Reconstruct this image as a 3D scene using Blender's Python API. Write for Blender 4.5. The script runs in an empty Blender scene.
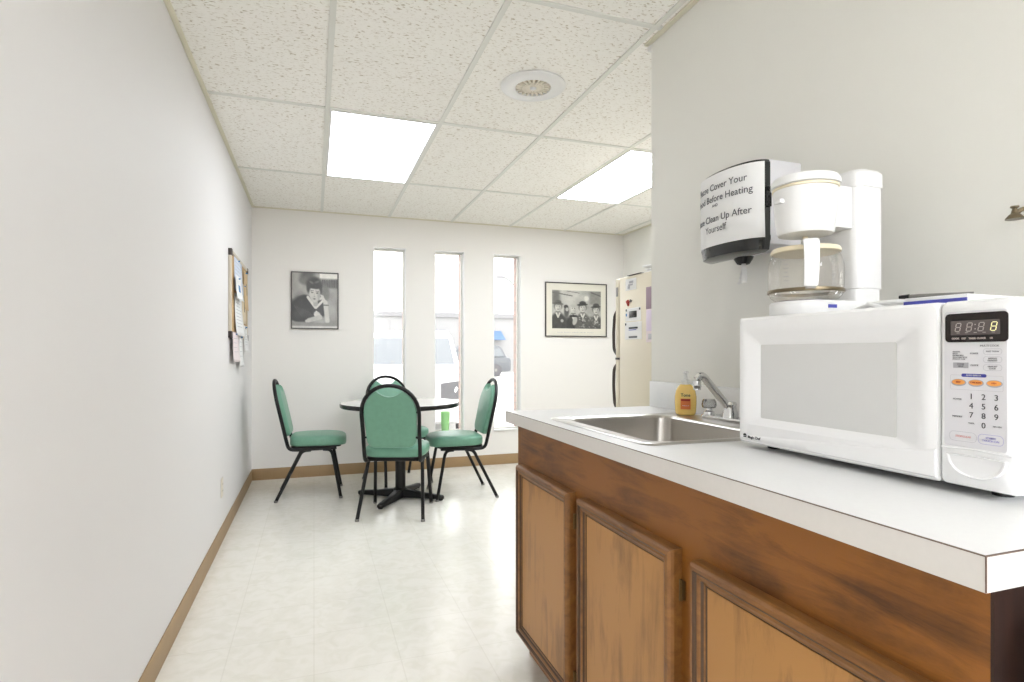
import bpy, bmesh, math, random
import numpy as np
from mathutils import Vector, Matrix
random.seed(7)
PI = math.pi
S = bpy.context.scene
COL = S.collection

# ------------------------------------------------------------------ camera, sky, exposure
cam_data = bpy.data.cameras.new('camera')
cam = bpy.data.objects.new('camera', cam_data)
COL.objects.link(cam)
cam.location = (0, 0, 1.1351)
cam.rotation_euler = (PI / 2, 0, -0.3337)
cam_data.sensor_width = 36.0
cam_data.lens = 571.24 / 1024 * 36.0
cam_data.shift_y = 12.1 / 1024
cam_data.clip_start = 0.02
cam_data.clip_end = 300
S.camera = cam

S.view_settings.view_transform = 'Standard'
S.view_settings.look = 'None'
S.view_settings.exposure = 0.0
S.view_settings.gamma = 1.0
S.view_settings.use_curve_mapping = False

world = bpy.data.worlds.new('overcast_sky')
S.world = world
world.use_nodes = True
bg = world.node_tree.nodes['Background']
bg.inputs['Color'].default_value = (1.0, 0.985, 0.98, 1)
bg.inputs['Strength'].default_value = 4.5
PANEL_STRENGTH = 7.6           # fluorescent ceiling panel above the table
PANEL_BRIGHT = 21.0             # panel near the far right wall, set stronger to balance the room
PANEL_FILL = 31.0              # added fill pair behind the camera, lifts the near walls and counter

# ------------------------------------------------------------------ materials
def lin(c):
    return tuple(((v / 255) / 12.92 if v / 255 <= 0.04045 else ((v / 255 + 0.055) / 1.055) ** 2.4) for v in c[:3])

def newmat(name):
    m = bpy.data.materials.new(name)
    m.use_nodes = True
    nt = m.node_tree
    return m, nt, nt.nodes['Principled BSDF']

def mat(name, rgb, rough=0.5, metal=0.0, spec=0.5, noise=0.0, nscale=20.0, bump=0.0, bscale=200.0, coat=0.0):
    m, nt, b = newmat(name)
    c = lin(rgb)
    b.inputs['Base Color'].default_value = (*c, 1)
    b.inputs['Roughness'].default_value = rough
    b.inputs['Metallic'].default_value = metal
    b.inputs['Specular IOR Level'].default_value = spec
    b.inputs['Coat Weight'].default_value = coat
    tc = nt.nodes.new('ShaderNodeTexCoord')
    if noise:
        n = nt.nodes.new('ShaderNodeTexNoise'); n.inputs['Scale'].default_value = nscale; n.inputs['Detail'].default_value = 5
        r = nt.nodes.new('ShaderNodeValToRGB')
        r.color_ramp.elements[0].position = 0.3; r.color_ramp.elements[1].position = 0.7
        r.color_ramp.elements[0].color = (*[max(0, v * (1 - noise)) for v in c], 1)
        r.color_ramp.elements[1].color = (*[min(1, v * (1 + noise)) for v in c], 1)
        nt.links.new(tc.outputs['Object'], n.inputs['Vector'])
        nt.links.new(n.outputs['Fac'], r.inputs['Fac'])
        nt.links.new(r.outputs['Color'], b.inputs['Base Color'])
    if bump:
        n2 = nt.nodes.new('ShaderNodeTexNoise'); n2.inputs['Scale'].default_value = bscale; n2.inputs['Detail'].default_value = 3
        bp = nt.nodes.new('ShaderNodeBump'); bp.inputs['Strength'].default_value = bump; bp.inputs['Distance'].default_value = 0.002
        nt.links.new(tc.outputs['Object'], n2.inputs['Vector'])
        nt.links.new(n2.outputs['Fac'], bp.inputs['Height'])
        nt.links.new(bp.outputs['Normal'], b.inputs['Normal'])
    return m

def glassy(name, tint=(1, 1, 1), rough=0.02, refl=1.0, opacity=0.0, body=(255, 255, 255)):
    """thin sheet glass: clear with Fresnel reflections, optionally part opaque"""
    m = bpy.data.materials.new(name); m.use_nodes = True
    nt = m.node_tree; nt.nodes.clear()
    out = nt.nodes.new('ShaderNodeOutputMaterial')
    tr = nt.nodes.new('ShaderNodeBsdfTransparent'); tr.inputs['Color'].default_value = (*tint, 1)
    gl = nt.nodes.new('ShaderNodeBsdfGlossy'); gl.inputs['Roughness'].default_value = rough
    fr = nt.nodes.new('ShaderNodeFresnel'); fr.inputs['IOR'].default_value = 1.45
    mu = nt.nodes.new('ShaderNodeMath'); mu.operation = 'MULTIPLY'; mu.inputs[1].default_value = refl
    mx = nt.nodes.new('ShaderNodeMixShader')
    nt.links.new(fr.outputs[0], mu.inputs[0]); nt.links.new(mu.outputs[0], mx.inputs[0])
    last = tr
    if opacity:
        df = nt.nodes.new('ShaderNodeBsdfDiffuse'); df.inputs['Color'].default_value = (*lin(body), 1)
        m2 = nt.nodes.new('ShaderNodeMixShader'); m2.inputs[0].default_value = opacity
        nt.links.new(tr.outputs[0], m2.inputs[1]); nt.links.new(df.outputs[0], m2.inputs[2]); last = m2
    nt.links.new(last.outputs[0], mx.inputs[1]); nt.links.new(gl.outputs[0], mx.inputs[2])
    nt.links.new(mx.outputs[0], out.inputs['Surface'])
    return m

def emit(name, rgb, strength):
    m, nt, b = newmat(name)
    b.inputs['Base Color'].default_value = (*lin(rgb), 1)
    b.inputs['Emission Color'].default_value = (*lin(rgb), 1)
    b.inputs['Emission Strength'].default_value = strength
    return m

def wood(name, light, dark, rough=0.42, axis=1, blotch=0.5, gscale=1.0):
    m, nt, b = newmat(name)
    tc = nt.nodes.new('ShaderNodeTexCoord')
    mp = nt.nodes.new('ShaderNodeMapping')
    sc = [9 * gscale, 9 * gscale, 9 * gscale]; sc[axis] = 1.4 * gscale
    mp.inputs['Scale'].default_value = sc
    n1 = nt.nodes.new('ShaderNodeTexNoise'); n1.inputs['Scale'].default_value = 2.2; n1.inputs['Detail'].default_value = 7
    n1.inputs['Roughness'].default_value = 0.62; n1.inputs['Distortion'].default_value = 1.6
    n2 = nt.nodes.new('ShaderNodeTexNoise'); n2.inputs['Scale'].default_value = 4.5; n2.inputs['Detail'].default_value = 3
    n3 = nt.nodes.new('ShaderNodeTexNoise'); n3.inputs['Scale'].default_value = 60; n3.inputs['Detail'].default_value = 2
    nt.links.new(tc.outputs['Object'], mp.inputs['Vector'])
    nt.links.new(mp.outputs[0], n1.inputs['Vector'])
    nt.links.new(tc.outputs['Object'], n2.inputs['Vector'])
    nt.links.new(mp.outputs[0], n3.inputs['Vector'])
    ra = nt.nodes.new('ShaderNodeMath'); ra.operation = 'MULTIPLY_ADD'
    ra.inputs[1].default_value = blotch; nt.links.new(n2.outputs['Fac'], ra.inputs[0]); nt.links.new(n1.outputs['Fac'], ra.inputs[2])
    rb = nt.nodes.new('ShaderNodeMath'); rb.operation = 'MULTIPLY_ADD'; rb.inputs[1].default_value = 0.14
    nt.links.new(n3.outputs['Fac'], rb.inputs[0]); nt.links.new(ra.outputs[0], rb.inputs[2])
    cr = nt.nodes.new('ShaderNodeValToRGB')
    lo = 0.5 * (1 + blotch + .14)
    cr.color_ramp.elements[0].position = lo - 0.30; cr.color_ramp.elements[0].color = (*lin(dark), 1)
    cr.color_ramp.elements[1].position = lo + 0.28; cr.color_ramp.elements[1].color = (*lin(light), 1)
    nt.links.new(rb.outputs[0], cr.inputs['Fac']); nt.links.new(cr.outputs[0], b.inputs['Base Color'])
    b.inputs['Roughness'].default_value = rough
    return m

M = {}
M['wall'] = mat('painted_wall', (232, 229, 227), 0.6, spec=0.35, bump=0.05, bscale=260)
M['wall_end'] = mat('painted_wall_end', (241, 237, 231), 0.6, spec=0.35, bump=0.05, bscale=260)
M['wall_warm'] = mat('painted_wall_warm', (238, 236, 228), 0.6, spec=0.35, bump=0.05, bscale=260)
M['trim_white'] = mat('white_trim', (232, 231, 227), 0.45)
M['reveal_white'] = mat('white_reveal_paint', (248, 247, 245), 0.5)
M['tbar'] = mat('ceiling_grid_metal', (228, 227, 219), 0.4)
M['angle'] = mat('wall_angle_metal', (226, 220, 198), 0.45)
M['vinyl_base'] = mat('tan_vinyl_base', (165, 136, 98), 0.5, noise=0.06, nscale=8)
M['black_metal'] = mat('black_powder_metal', (9, 8, 9), 0.4, spec=0.35)
M['black_plastic'] = mat('black_plastic', (20, 20, 21), 0.25)
M['smoke_plastic'] = mat('smoked_black_plastic', (26, 28, 27), 0.12, coat=0.3)
M['chrome'] = mat('chrome', (222, 222, 222), 0.08, metal=1.0)
M['steel'] = mat('brushed_steel', (196, 192, 186), 0.28, metal=1.0, bump=0.03, bscale=300)
M['grey_metal'] = mat('grey_metal', (140, 138, 135), 0.35, metal=0.8)
M['bronze'] = mat('tarnished_brass', (120, 108, 86), 0.3, metal=0.9)
M['vinyl'] = mat('green_vinyl', (112, 160, 136), 0.38, noise=0.05, nscale=30, bump=0.08, bscale=420)
M['tabletop'] = mat('table_laminate', (205, 202, 196), 0.22, noise=0.02, nscale=60)
M['laminate'] = mat('white_counter_laminate', (240, 239, 237), 0.3, noise=0.012, nscale=90)
M['laminate_edge'] = mat('counter_edge_laminate', (228, 223, 217), 0.35, noise=0.012, nscale=90)
M['seam'] = mat('laminate_seam', (112, 92, 80), 0.6)
M['white_plastic'] = mat('white_plastic', (236, 235, 233), 0.3)
M['white_gloss'] = mat('white_gloss_plastic', (252, 251, 250), 0.16)
M['ivory_plastic'] = mat('aged_ivory_plastic', (233, 220, 190), 0.35)
M['panel_grey'] = mat('keypad_film', (228, 226, 228), 0.3)
M['door_screen'] = mat('microwave_window_screen', (225, 224, 221), 0.18)
M['dark_display'] = mat('display_bezel', (24, 15, 13), 0.2)
M['lcd'] = mat('display_glass', (98, 89, 88), 0.25)
M['segment'] = mat('unlit_segments', (176, 166, 160), 0.4)
M['segment_lit'] = emit('lit_segment', (222, 216, 160), 0.8)
M['orange'] = mat('orange_button', (247, 172, 92), 0.35)
M['blue_print'] = mat('blue_print', (72, 76, 168), 0.4)
M['grey_print'] = mat('grey_print', (120, 118, 120), 0.5)
M['pale_print'] = mat('pale_grey_print', (182, 180, 184), 0.5)
M['black_print'] = mat('black_print', (40, 40, 42), 0.5)
M['red_print'] = mat('red_print', (214, 130, 122), 0.5)
M['violet_print'] = mat('violet_print', (140, 132, 206), 0.5)
M['mauve_print'] = mat('mauve_print', (156, 134, 146), 0.6)
M['lilac_print'] = mat('lilac_print', (222, 208, 224), 0.6)
M['paper'] = mat('white_paper', (240, 239, 237), 0.7)
M['paper_warm'] = mat('cream_paper', (232, 216, 188), 0.7)
M['mat_board'] = mat('cream_mat_board', (228, 223, 208), 0.7)
M['paper_tan'] = mat('manila_paper', (216, 188, 146), 0.7)
M['paper_pink'] = mat('pale_pink_paper', (238, 224, 224), 0.7)
M['paper_blue'] = mat('pale_blue_paper', (214, 222, 236), 0.7)
M['ink'] = mat('ink', (70, 72, 78), 0.7)
M['ink_blue'] = mat('blue_ink', (40, 120, 176), 0.6)
M['cork'] = mat('cork', (196, 164, 122), 0.9, noise=0.2, nscale=140)
M['board_frame'] = mat('board_frame', (206, 196, 178), 0.4)
M['dark_brown'] = mat('dark_brown_plastic', (58, 48, 44), 0.5)
M['almond'] = mat('almond_enamel', (222, 212, 190), 0.35, bump=0.04, bscale=300)
M['almond_dark'] = mat('almond_gasket', (150, 140, 120), 0.6)
M['wood'] = wood('stained_birch', (146, 90, 30), (86, 48, 12), axis=1, blotch=.7, gscale=.9)
M['wood_panel'] = wood('stained_birch_door_panel', (184, 133, 74), (142, 99, 52), axis=2, blotch=.9, gscale=.7)
M['wood_mould'] = wood('stained_moulding', (156, 106, 54), (96, 60, 28), axis=1, blotch=0.4)
M['glaze'] = mat('dark_groove_glaze', (74, 48, 24), 0.45)
M['wood_end'] = wood('shade_toned_side', (58, 32, 20), (32, 18, 12), rough=.65, axis=2, blotch=0.5)  # near-black: the shade on the end panel is put into the wood colour
M['hinge'] = mat('antique_hinge', (120, 96, 60), 0.4, metal=0.7)
M['glass'] = glassy('window_glass', (0.97, 0.985, 0.98))
M['carafe_glass'] = glassy('carafe_glass', (0.97, 0.96, 0.94), refl=0.5, opacity=0.10, body=(240, 236, 228))
M['acrylic'] = glassy('clear_acrylic', (0.86, 0.87, 0.88), refl=2.0, opacity=0.15, body=(220, 220, 222))
M['soap'] = mat('orange_soap', (255, 216, 122), 0.18, coat=0.4)
M['soap_dark'] = mat('orange_label', (236, 128, 62), 0.3)
M['label_red'] = mat('label_red', (176, 52, 36), 0.4)
M['clear_white'] = glassy('translucent_white_plastic', (0.95, 0.95, 0.93), refl=0.5, opacity=0.9, body=(248, 247, 243))
M['green_cup'] = glassy('translucent_green_plastic', (0.78, 0.98, 0.72), refl=0.4, opacity=0.75, body=(196, 252, 180))
M['outlet'] = mat('ivory_outlet', (226, 218, 202), 0.4)
M['slot'] = mat('outlet_slot', (60, 56, 52), 0.6)
M['vent_fin'] = mat('vent_fins', (238, 230, 214), 0.5)
M['vent_dark'] = mat('vent_duct', (196, 182, 158), 0.8)
TUBE = (240, 246, 255)
M['diffuser'] = emit('fluorescent_diffuser', TUBE, PANEL_STRENGTH)
M['diffuser_bright'] = emit('fluorescent_diffuser_bright', TUBE, PANEL_BRIGHT)
M['diffuser_fill'] = emit('fill_panel_diffuser', TUBE, PANEL_FILL)
M['asphalt'] = mat('pale_concrete_lot', (205, 203, 200), 0.9, noise=0.06, nscale=3)
M['car_white'] = mat('white_car_paint', (235, 236, 238), 0.25, coat=0.5)
M['car_grey'] = mat('silver_car_paint', (92, 95, 101), 0.3, coat=0.5)
M['car_glass'] = mat('car_glass', (118, 122, 127), 0.08)
M['tyre'] = mat('tyre_rubber', (92, 90, 94), 0.8)
M['lamp_glass'] = mat('headlamp_lens', (108, 110, 114), 0.1)
M['far_wall'] = mat('pale_render', (152, 151, 152), 0.8)
M['far_roof'] = mat('roof_coping', (134, 133, 136), 0.7)
M['awning'] = mat('blue_awning', (84, 112, 150), 0.6)

def attr_mat():
    m, nt, b = newmat('printed_picture')
    a = nt.nodes.new('ShaderNodeAttribute'); a.attribute_name = 'ink'
    nt.links.new(a.outputs['Color'], b.inputs['Base Color'])
    b.inputs['Roughness'].default_value = 0.25
    return m
M['print'] = attr_mat()

def ceiling_mat():
    m, nt, b = newmat('fissured_ceiling_tile')
    tc = nt.nodes.new('ShaderNodeTexCoord')
    mp = nt.nodes.new('ShaderNodeMapping'); mp.inputs['Scale'].default_value = (55, 110, 55)
    n = nt.nodes.new('ShaderNodeTexNoise'); n.inputs['Scale'].default_value = 1.0; n.inputs['Detail'].default_value = 3; n.inputs['Distortion'].default_value = 0.6
    cr = nt.nodes.new('ShaderNodeValToRGB')
    e = cr.color_ramp.elements
    e[0].position = 0.30; e[0].color = (*lin((198, 186, 168)), 1)
    e[1].position = 0.42; e[1].color = (*lin((250, 247, 240)), 1)
    x = cr.color_ramp.elements.new(0.7); x.color = (*lin((253, 250, 244)), 1)
    bp = nt.nodes.new('ShaderNodeBump'); bp.inputs['Strength'].default_value = 0.35; bp.inputs['Distance'].default_value = 0.004
    nt.links.new(tc.outputs['Object'], mp.inputs['Vector']); nt.links.new(mp.outputs[0], n.inputs['Vector'])
    nt.links.new(n.outputs['Fac'], cr.inputs['Fac']); nt.links.new(cr.outputs[0], b.inputs['Base Color'])
    nt.links.new(n.outputs['Fac'], bp.inputs['Height']); nt.links.new(bp.outputs[0], b.inputs['Normal'])
    b.inputs['Roughness'].default_value = 0.95; b.inputs['Specular IOR Level'].default_value = 0.1
    return m
M['ceiling'] = ceiling_mat()

def floor_mat():
    m, nt, b = newmat('marbled_sheet_vinyl')
    tc = nt.nodes.new('ShaderNodeTexCoord')
    n = nt.nodes.new('ShaderNodeTexNoise'); n.inputs['Scale'].default_value = 13; n.inputs['Detail'].default_value = 6; n.inputs['Distortion'].default_value = 1.2
    cr = nt.nodes.new('ShaderNodeValToRGB'); e = cr.color_ramp.elements
    e[0].position = 0.32; e[0].color = (*lin((232, 228, 215)), 1)
    e[1].position = 0.6; e[1].color = (*lin((240, 236, 226)), 1)
    br = nt.nodes.new('ShaderNodeTexBrick')
    br.offset = 0; br.squash = 1
    br.inputs['Scale'].default_value = 1.0; br.inputs['Mortar Size'].default_value = 0.0025
    br.inputs['Mortar Smooth'].default_value = 0.3
    br.inputs['Brick Width'].default_value = 0.3048; br.inputs['Row Height'].default_value = 0.3048
    br.inputs['Color1'].default_value = (1, 1, 1, 1); br.inputs['Color2'].default_value = (1, 1, 1, 1)
    br.inputs['Mortar'].default_value = (0.93, 0.925, 0.91, 1)
    mx = nt.nodes.new('ShaderNodeMix'); mx.data_type = 'RGBA'; mx.blend_type = 'MULTIPLY'; mx.inputs[0].default_value = 1.0
    nt.links.new(tc.outputs['Object'], n.inputs['Vector']); nt.links.new(tc.outputs['Object'], br.inputs['Vector'])
    nt.links.new(n.outputs['Fac'], cr.inputs['Fac'])
    nt.links.new(cr.outputs[0], mx.inputs[6]); nt.links.new(br.outputs['Color'], mx.inputs[7])
    nt.links.new(mx.outputs[2], b.inputs['Base Color'])
    bp = nt.nodes.new('ShaderNodeBump'); bp.inputs['Strength'].default_value = 0.05; bp.inputs['Distance'].default_value = 0.003
    nt.links.new(n.outputs['Fac'], bp.inputs['Height']); nt.links.new(bp.outputs[0], b.inputs['Normal'])
    b.inputs['Roughness'].default_value = 0.22
    return m
M['floor'] = floor_mat()

def brick_mat():
    m, nt, b = newmat('pale_brick')
    tc = nt.nodes.new('ShaderNodeTexCoord')
    sep = nt.nodes.new('ShaderNodeSeparateXYZ'); cmb = nt.nodes.new('ShaderNodeCombineXYZ')
    add = nt.nodes.new('ShaderNodeMath'); add.operation = 'ADD'
    nt.links.new(tc.outputs['Object'], sep.inputs[0])
    nt.links.new(sep.outputs[0], add.inputs[0]); nt.links.new(sep.outputs[1], add.inputs[1])
    nt.links.new(add.outputs[0], cmb.inputs[0]); nt.links.new(sep.outputs[2], cmb.inputs[1])
    br = nt.nodes.new('ShaderNodeTexBrick'); br.inputs['Scale'].default_value = 1
    br.inputs['Brick Width'].default_value = 0.21; br.inputs['Row Height'].default_value = 0.076; br.inputs['Mortar Size'].default_value = 0.006
    br.inputs['Color1'].default_value = (*lin((186, 164, 156)), 1); br.inputs['Color2'].default_value = (*lin((178, 157, 150)), 1)
    br.inputs['Mortar'].default_value = (*lin((158, 152, 148)), 1)
    nt.links.new(cmb.outputs[0], br.inputs['Vector']); nt.links.new(br.outputs['Color'], b.inputs['Base Color'])
    b.inputs['Roughness'].default_value = 0.9
    return m
M['brick'] = brick_mat()

# ------------------------------------------------------------------ mesh helpers
class MB:
    def __init__(self):
        self.bm = bmesh.new()
    def face(self, vs, mi=0):
        try:
            f = self.bm.faces.new(vs); f.material_index = mi; return f
        except ValueError:
            return None
    def box(self, lo, hi, bev=0.0, seg=2, mi=0, mx=None):
        c = [Vector((x, y, z)) for x in (lo[0], hi[0]) for y in (lo[1], hi[1]) for z in (lo[2], hi[2])]
        if mx is not None: c = [mx @ p for p in c]
        v = [self.bm.verts.new(p) for p in c]
        fs = [self.face([v[i] for i in q], mi) for q in ((0, 1, 3, 2), (4, 6, 7, 5), (0, 4, 5, 1), (2, 3, 7, 6), (0, 2, 6, 4), (1, 5, 7, 3))]
        if bev:
            es = list({e for f in fs for e in f.edges})
            bmesh.ops.bevel(self.bm, geom=es, offset=bev, segments=seg, profile=0.5, affect='EDGES', clamp_overlap=True)
        return self
    def loft(self, rings, mi=0, cap0=True, cap1=True, closed=True, mis=None):
        R = [[self.bm.verts.new(p) for p in r] for r in rings]
        n = len(R[0])
        for k in range(len(R) - 1):
            m_ = mi if mis is None else mis[k]
            for i in range(n if closed else n - 1):
                j = (i + 1) % n
                self.face([R[k][i], R[k][j], R[k + 1][j], R[k + 1][i]], m_)
        if cap0: self.face(list(reversed(R[0])), mi if mis is None else mis[0])
        if cap1: self.face(R[-1], mi if mis is None else mis[-1])
        return self
    def tube(self, pts, r, n=10, closed=False, mi=0, sq=1.0):
        P = [Vector(p) for p in pts]; N = len(P)
        rr = r if isinstance(r, (list, tuple)) else [r] * N
        T = []
        for i in range(N):
            a = P[(i - 1) % N] if (closed or i > 0) else P[i]
            b = P[(i + 1) % N] if (closed or i < N - 1) else P[i]
            T.append((b - a).normalized())
        up = Vector((0, 0, 1)) if abs(T[0].z) < 0.9 else Vector((1, 0, 0))
        u = (up - T[0] * up.dot(T[0])).normalized()
        rings = []
        for i in range(N):
            u = (u - T[i] * u.dot(T[i])).normalized(); w = T[i].cross(u)
            rings.append([P[i] + u * math.cos(2 * PI * k / n) * rr[i] + w * math.sin(2 * PI * k / n) * rr[i] * sq for k in range(n)])
        if closed:
            rings.append(rings[0]); 
            R = [[self.bm.verts.new(p) for p in r_] for r_ in rings[:-1]]; R.append(R[0])
            for k in range(N):
                for i in range(n):
                    j = (i + 1) % n; self.face([R[k][i], R[k][j], R[k + 1][j], R[k + 1][i]], mi)
            return self
        return self.loft(rings, mi)
    def lathe(self, prof, n=32, c=(0, 0, 0), mi=0, cap0=True, cap1=True, axis='z', mis=None, sx=1.0, sy=1.0):
        rings = []
        for r, z in prof:
            ring = []
            for k in range(n):
                a = 2 * PI * k / n; x, y = r * math.cos(a) * sx, r * math.sin(a) * sy
                p = {'z': (x, y, z), 'x': (z, x, y), 'y': (y, z, x)}[axis]
                ring.append((p[0] + c[0], p[1] + c[1], p[2] + c[2]))
            rings.append(ring)
        return self.loft(rings, mi, cap0, cap1, mis=mis)
    def prism(self, poly, z0, z1, mi=0, f=lambda a, b, z: (a, b, z), bev=0.0, seg=2):
        v0 = [self.bm.verts.new(f(a, b, z0)) for a, b in poly]; v1 = [self.bm.verts.new(f(a, b, z1)) for a, b in poly]
        n = len(poly); fs = []
        for i in range(n):
            j = (i + 1) % n; fs.append(self.face([v0[i], v0[j], v1[j], v1[i]], mi))
        fs.append(self.face(list(reversed(v0)), mi)); top = self.face(v1, mi); fs.append(top)
        if bev:
            bmesh.ops.bevel(self.bm, geom=list(top.edges), offset=bev, segments=seg, profile=0.5, affect='EDGES', clamp_overlap=True)
        return self
    def mesh(self, me, fn, mi=0):
        vs = [self.bm.verts.new(fn(*v.co)) for v in me.vertices]
        for p in me.polygons: self.face([vs[i] for i in p.vertices], mi)
        return self
    def build(self, name, mats, parent=None, ang=35, smooth=True, kind=None):
        if not isinstance(mats, (list, tuple)): mats = [mats]
        bmesh.ops.recalc_face_normals(self.bm, faces=self.bm.faces)
        me = bpy.data.meshes.new(name); self.bm.to_mesh(me); self.bm.free()
        for m in mats: me.materials.append(M[m] if isinstance(m, str) else m)
        if smooth:
            me.polygons.foreach_set('use_smooth', [True] * len(me.polygons))
            me.set_sharp_from_angle(angle=math.radians(ang))
        o = bpy.data.objects.new(name, me); COL.objects.link(o)
        if parent: o.parent = parent
        if kind: o['kind'] = kind
        return o

def tag(o, label, cat, group=None):
    o['label'] = label; o['category'] = cat
    if group: o['group'] = group
    return o

def thing(name, label, cat, loc=(0, 0, 0), rz=0.0, group=None):
    o = bpy.data.objects.new(name, None); o.empty_display_size = 0.1; COL.objects.link(o)
    o.location = loc; o.rotation_euler = (0, 0, rz)
    return tag(o, label, cat, group)

def copy_tree(o, parent=None):
    c = o.copy(); COL.objects.link(c)
    if parent is not None: c.parent = parent
    for ch in list(o.children): copy_tree(ch, c)
    return c

def arc(cx, cy, r, a0, a1, n, ry=None):
    ry = r if ry is None else ry
    return [(cx + r * math.cos(a0 + (a1 - a0) * k / n), cy + ry * math.sin(a0 + (a1 - a0) * k / n)) for k in range(n + 1)]

def rrect(x0, y0, x1, y1, r, n=5):
    return (arc(x1 - r, y1 - r, r, 0, PI / 2, n) + arc(x0 + r, y1 - r, r, PI / 2, PI, n)
            + arc(x0 + r, y0 + r, r, PI, 1.5 * PI, n) + arc(x1 - r, y0 + r, r, 1.5 * PI, 2 * PI, n))

def text_mesh(body, size, ext=0.0003, align='CENTER', bold=0.0, sx=1.0):
    cu = bpy.data.curves.new('lettering', 'FONT'); cu.body = body; cu.size = size; cu.extrude = ext
    cu.align_x = align; cu.align_y = 'CENTER'; cu.resolution_u = 3; cu.offset = bold
    ob = bpy.data.objects.new('lettering', cu); COL.objects.link(ob)
    bpy.context.view_layer.update()
    dg = bpy.context.evaluated_depsgraph_get()
    me = bpy.data.meshes.new_from_object(ob.evaluated_get(dg))
    bpy.data.objects.remove(ob); bpy.data.curves.remove(cu)
    return me

def smooth_path(pts, rad, n=6):
    """polyline with rounded corners"""
    P = [Vector(p) for p in pts]; out = [P[0]]
    for i in range(1, len(P) - 1):
        a, b, c = P[i - 1], P[i], P[i + 1]
        r = rad[i] if isinstance(rad, (list, tuple)) else rad
        d1 = (a - b); d2 = (c - b)
        p0 = b + d1.normalized() * min(r, d1.length * .49); p1 = b + d2.normalized() * min(r, d2.length * .49)
        for k in range(n + 1):
            t = k / n; out.append(p0 * (1 - t) ** 2 + b * 2 * t * (1 - t) + p1 * t * t)
    out.append(P[-1]); return out

def print_grid(name, w, h, nx, ny, func, fn, parent=None):
    """flat printed sheet; func(u right, v down) gives its grey or colour, fn(s, t) places it"""
    us, vs = np.meshgrid(np.linspace(0, 1, nx), np.linspace(0, 1, ny))
    c = func(us.ravel(), vs.ravel())
    if c.ndim == 1: c = np.stack([c, c, c], 1)
    c = np.clip(c, 0, 1); l = np.where(c <= 0.04045, c / 12.92, ((c + 0.055) / 1.055) ** 2.4)
    verts = [fn((u - .5) * w, (.5 - v) * h) for u, v in zip(us.ravel(), vs.ravel())]
    faces = [(j * nx + i, j * nx + i + 1, (j + 1) * nx + i + 1, (j + 1) * nx + i) for j in range(ny - 1) for i in range(nx - 1)]
    me = bpy.data.meshes.new(name); me.from_pydata(verts, [], faces)
    at = me.color_attributes.new('ink', 'FLOAT_COLOR', 'POINT')
    at.data.foreach_set('color', np.concatenate([l, np.ones((len(l), 1))], 1).astype(np.float32).ravel())
    me.materials.append(M['print'])
    o = bpy.data.objects.new(name, me); COL.objects.link(o)
    if parent: o.parent = parent
    return o

# ------------------------------------------------------------------ setting
XL, YB, XR, H = -0.5235, 5.56, 3.23, 2.44
XW, YW = 1.339, 2.075          # partition wall beside the counter, and where it ends
YR = -3.4                      # wall behind the camera
WIN = [(0.534, 0.84), (1.125, 1.422), (1.731, 2.027)]
WZ0, WZ1 = 0.34, 2.147

b = MB(); b.box((XL - .1, YR - .1, -0.08), (XR + .1, YB + .1, 0)); b.build('floor', 'floor', kind='structure')
b = MB(); b.box((XL - .1, YR - .1, H), (XR + .1, YB + .1, H + .08)); ceil = b.build('ceiling', 'ceiling', kind='structure')
b = MB(); b.box((XL - .1, YR - .1, 0), (XL, YB + .1, H)); b.build('wall_left', 'wall', kind='structure')
b = MB(); b.box((XL, YR - .1, 0), (XW, YR, H)); b.build('wall_rear', 'wall', kind='structure')
b = MB(); b.box((XW, YR - .1, 0), (XW + .12, YW, H)); b.build('wall_right', 'wall_warm', kind='structure')
b = MB(); b.box((XW + .12, YW - .12, 0), (XR + .1, YW, H)); b.build('wall_alcove', 'wall_warm', kind='structure')
b = MB(); b.box((XR, YW, 0), (XR + .1, YB + .1, H)); b.build('wall_far_right', 'wall_warm', kind='structure')

def pierced(y0, y1, mt, name, parent=None, z1=H, z0=0.0):
    b = MB(); xs = [XL - .1]
    for a, c in WIN: xs += [a, c]
    xs.append(XR + .1)
    for i in range(0, len(xs), 2): b.box((xs[i], y0, z0), (xs[i + 1], y1, z1))
    for a, c in WIN:
        b.box((a, y0, z0), (c, y1, WZ0)); b.box((a, y0, WZ1), (c, y1, z1))
    bmesh.ops.remove_doubles(b.bm, verts=b.bm.verts, dist=1e-5)
    return b.build(name, mt, parent, smooth=False, kind='structure')
wb = pierced(YB, YB + .1, 'wall_end', 'wall_back')
pierced(YB + .1, YB + .235, 'brick', 'brick_facing', wb, z1=3.0, z0=-0.15)

for i, (a, c) in enumerate(WIN):
    root = bpy.data.objects.new('window_%d' % (i + 1), None); COL.objects.link(root)
    root.location = ((a + c) / 2, YB + .1, WZ0); root['kind'] = 'structure'
    w, h = c - a, WZ1 - WZ0
    f = 0.02
    b = MB()
    b.box((-w / 2, -.022, 0), (-w / 2 + .012, .012, h)); b.box((w / 2 - .012, -.022, 0), (w / 2, .012, h))
    b.box((-w / 2 + .012, -.022, 0), (w / 2 - .012, .012, .025)); b.box((-w / 2 + .012, -.022, h - .016), (w / 2 - .012, .012, h))
    b.build('window_frame', 'tbar', root, smooth=False)
    b = MB(); b.box((-w / 2 + .012, -.006, .025), (w / 2 - .012, -.001, h - .016)); b.build('window_pane', 'glass', root, smooth=False)
    # white reveal lining and stool
    b = MB()
    b.box((-w / 2, -.1, h - .004), (w / 2, -.022, h)); b.box((w / 2 - .004, -.1, 0), (w / 2, -.022, h)); b.box((-w / 2, -.1, 0), (-w / 2 + .004, -.022, h))
    b.build('window_reveal', 'reveal_white', root, smooth=False)
    b = MB(); b.box((-w / 2 + .004, -.112, 0), (w / 2 - .004, -.022, .014), 0.003); b.build('window_sill', 'trim_white', root)

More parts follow.
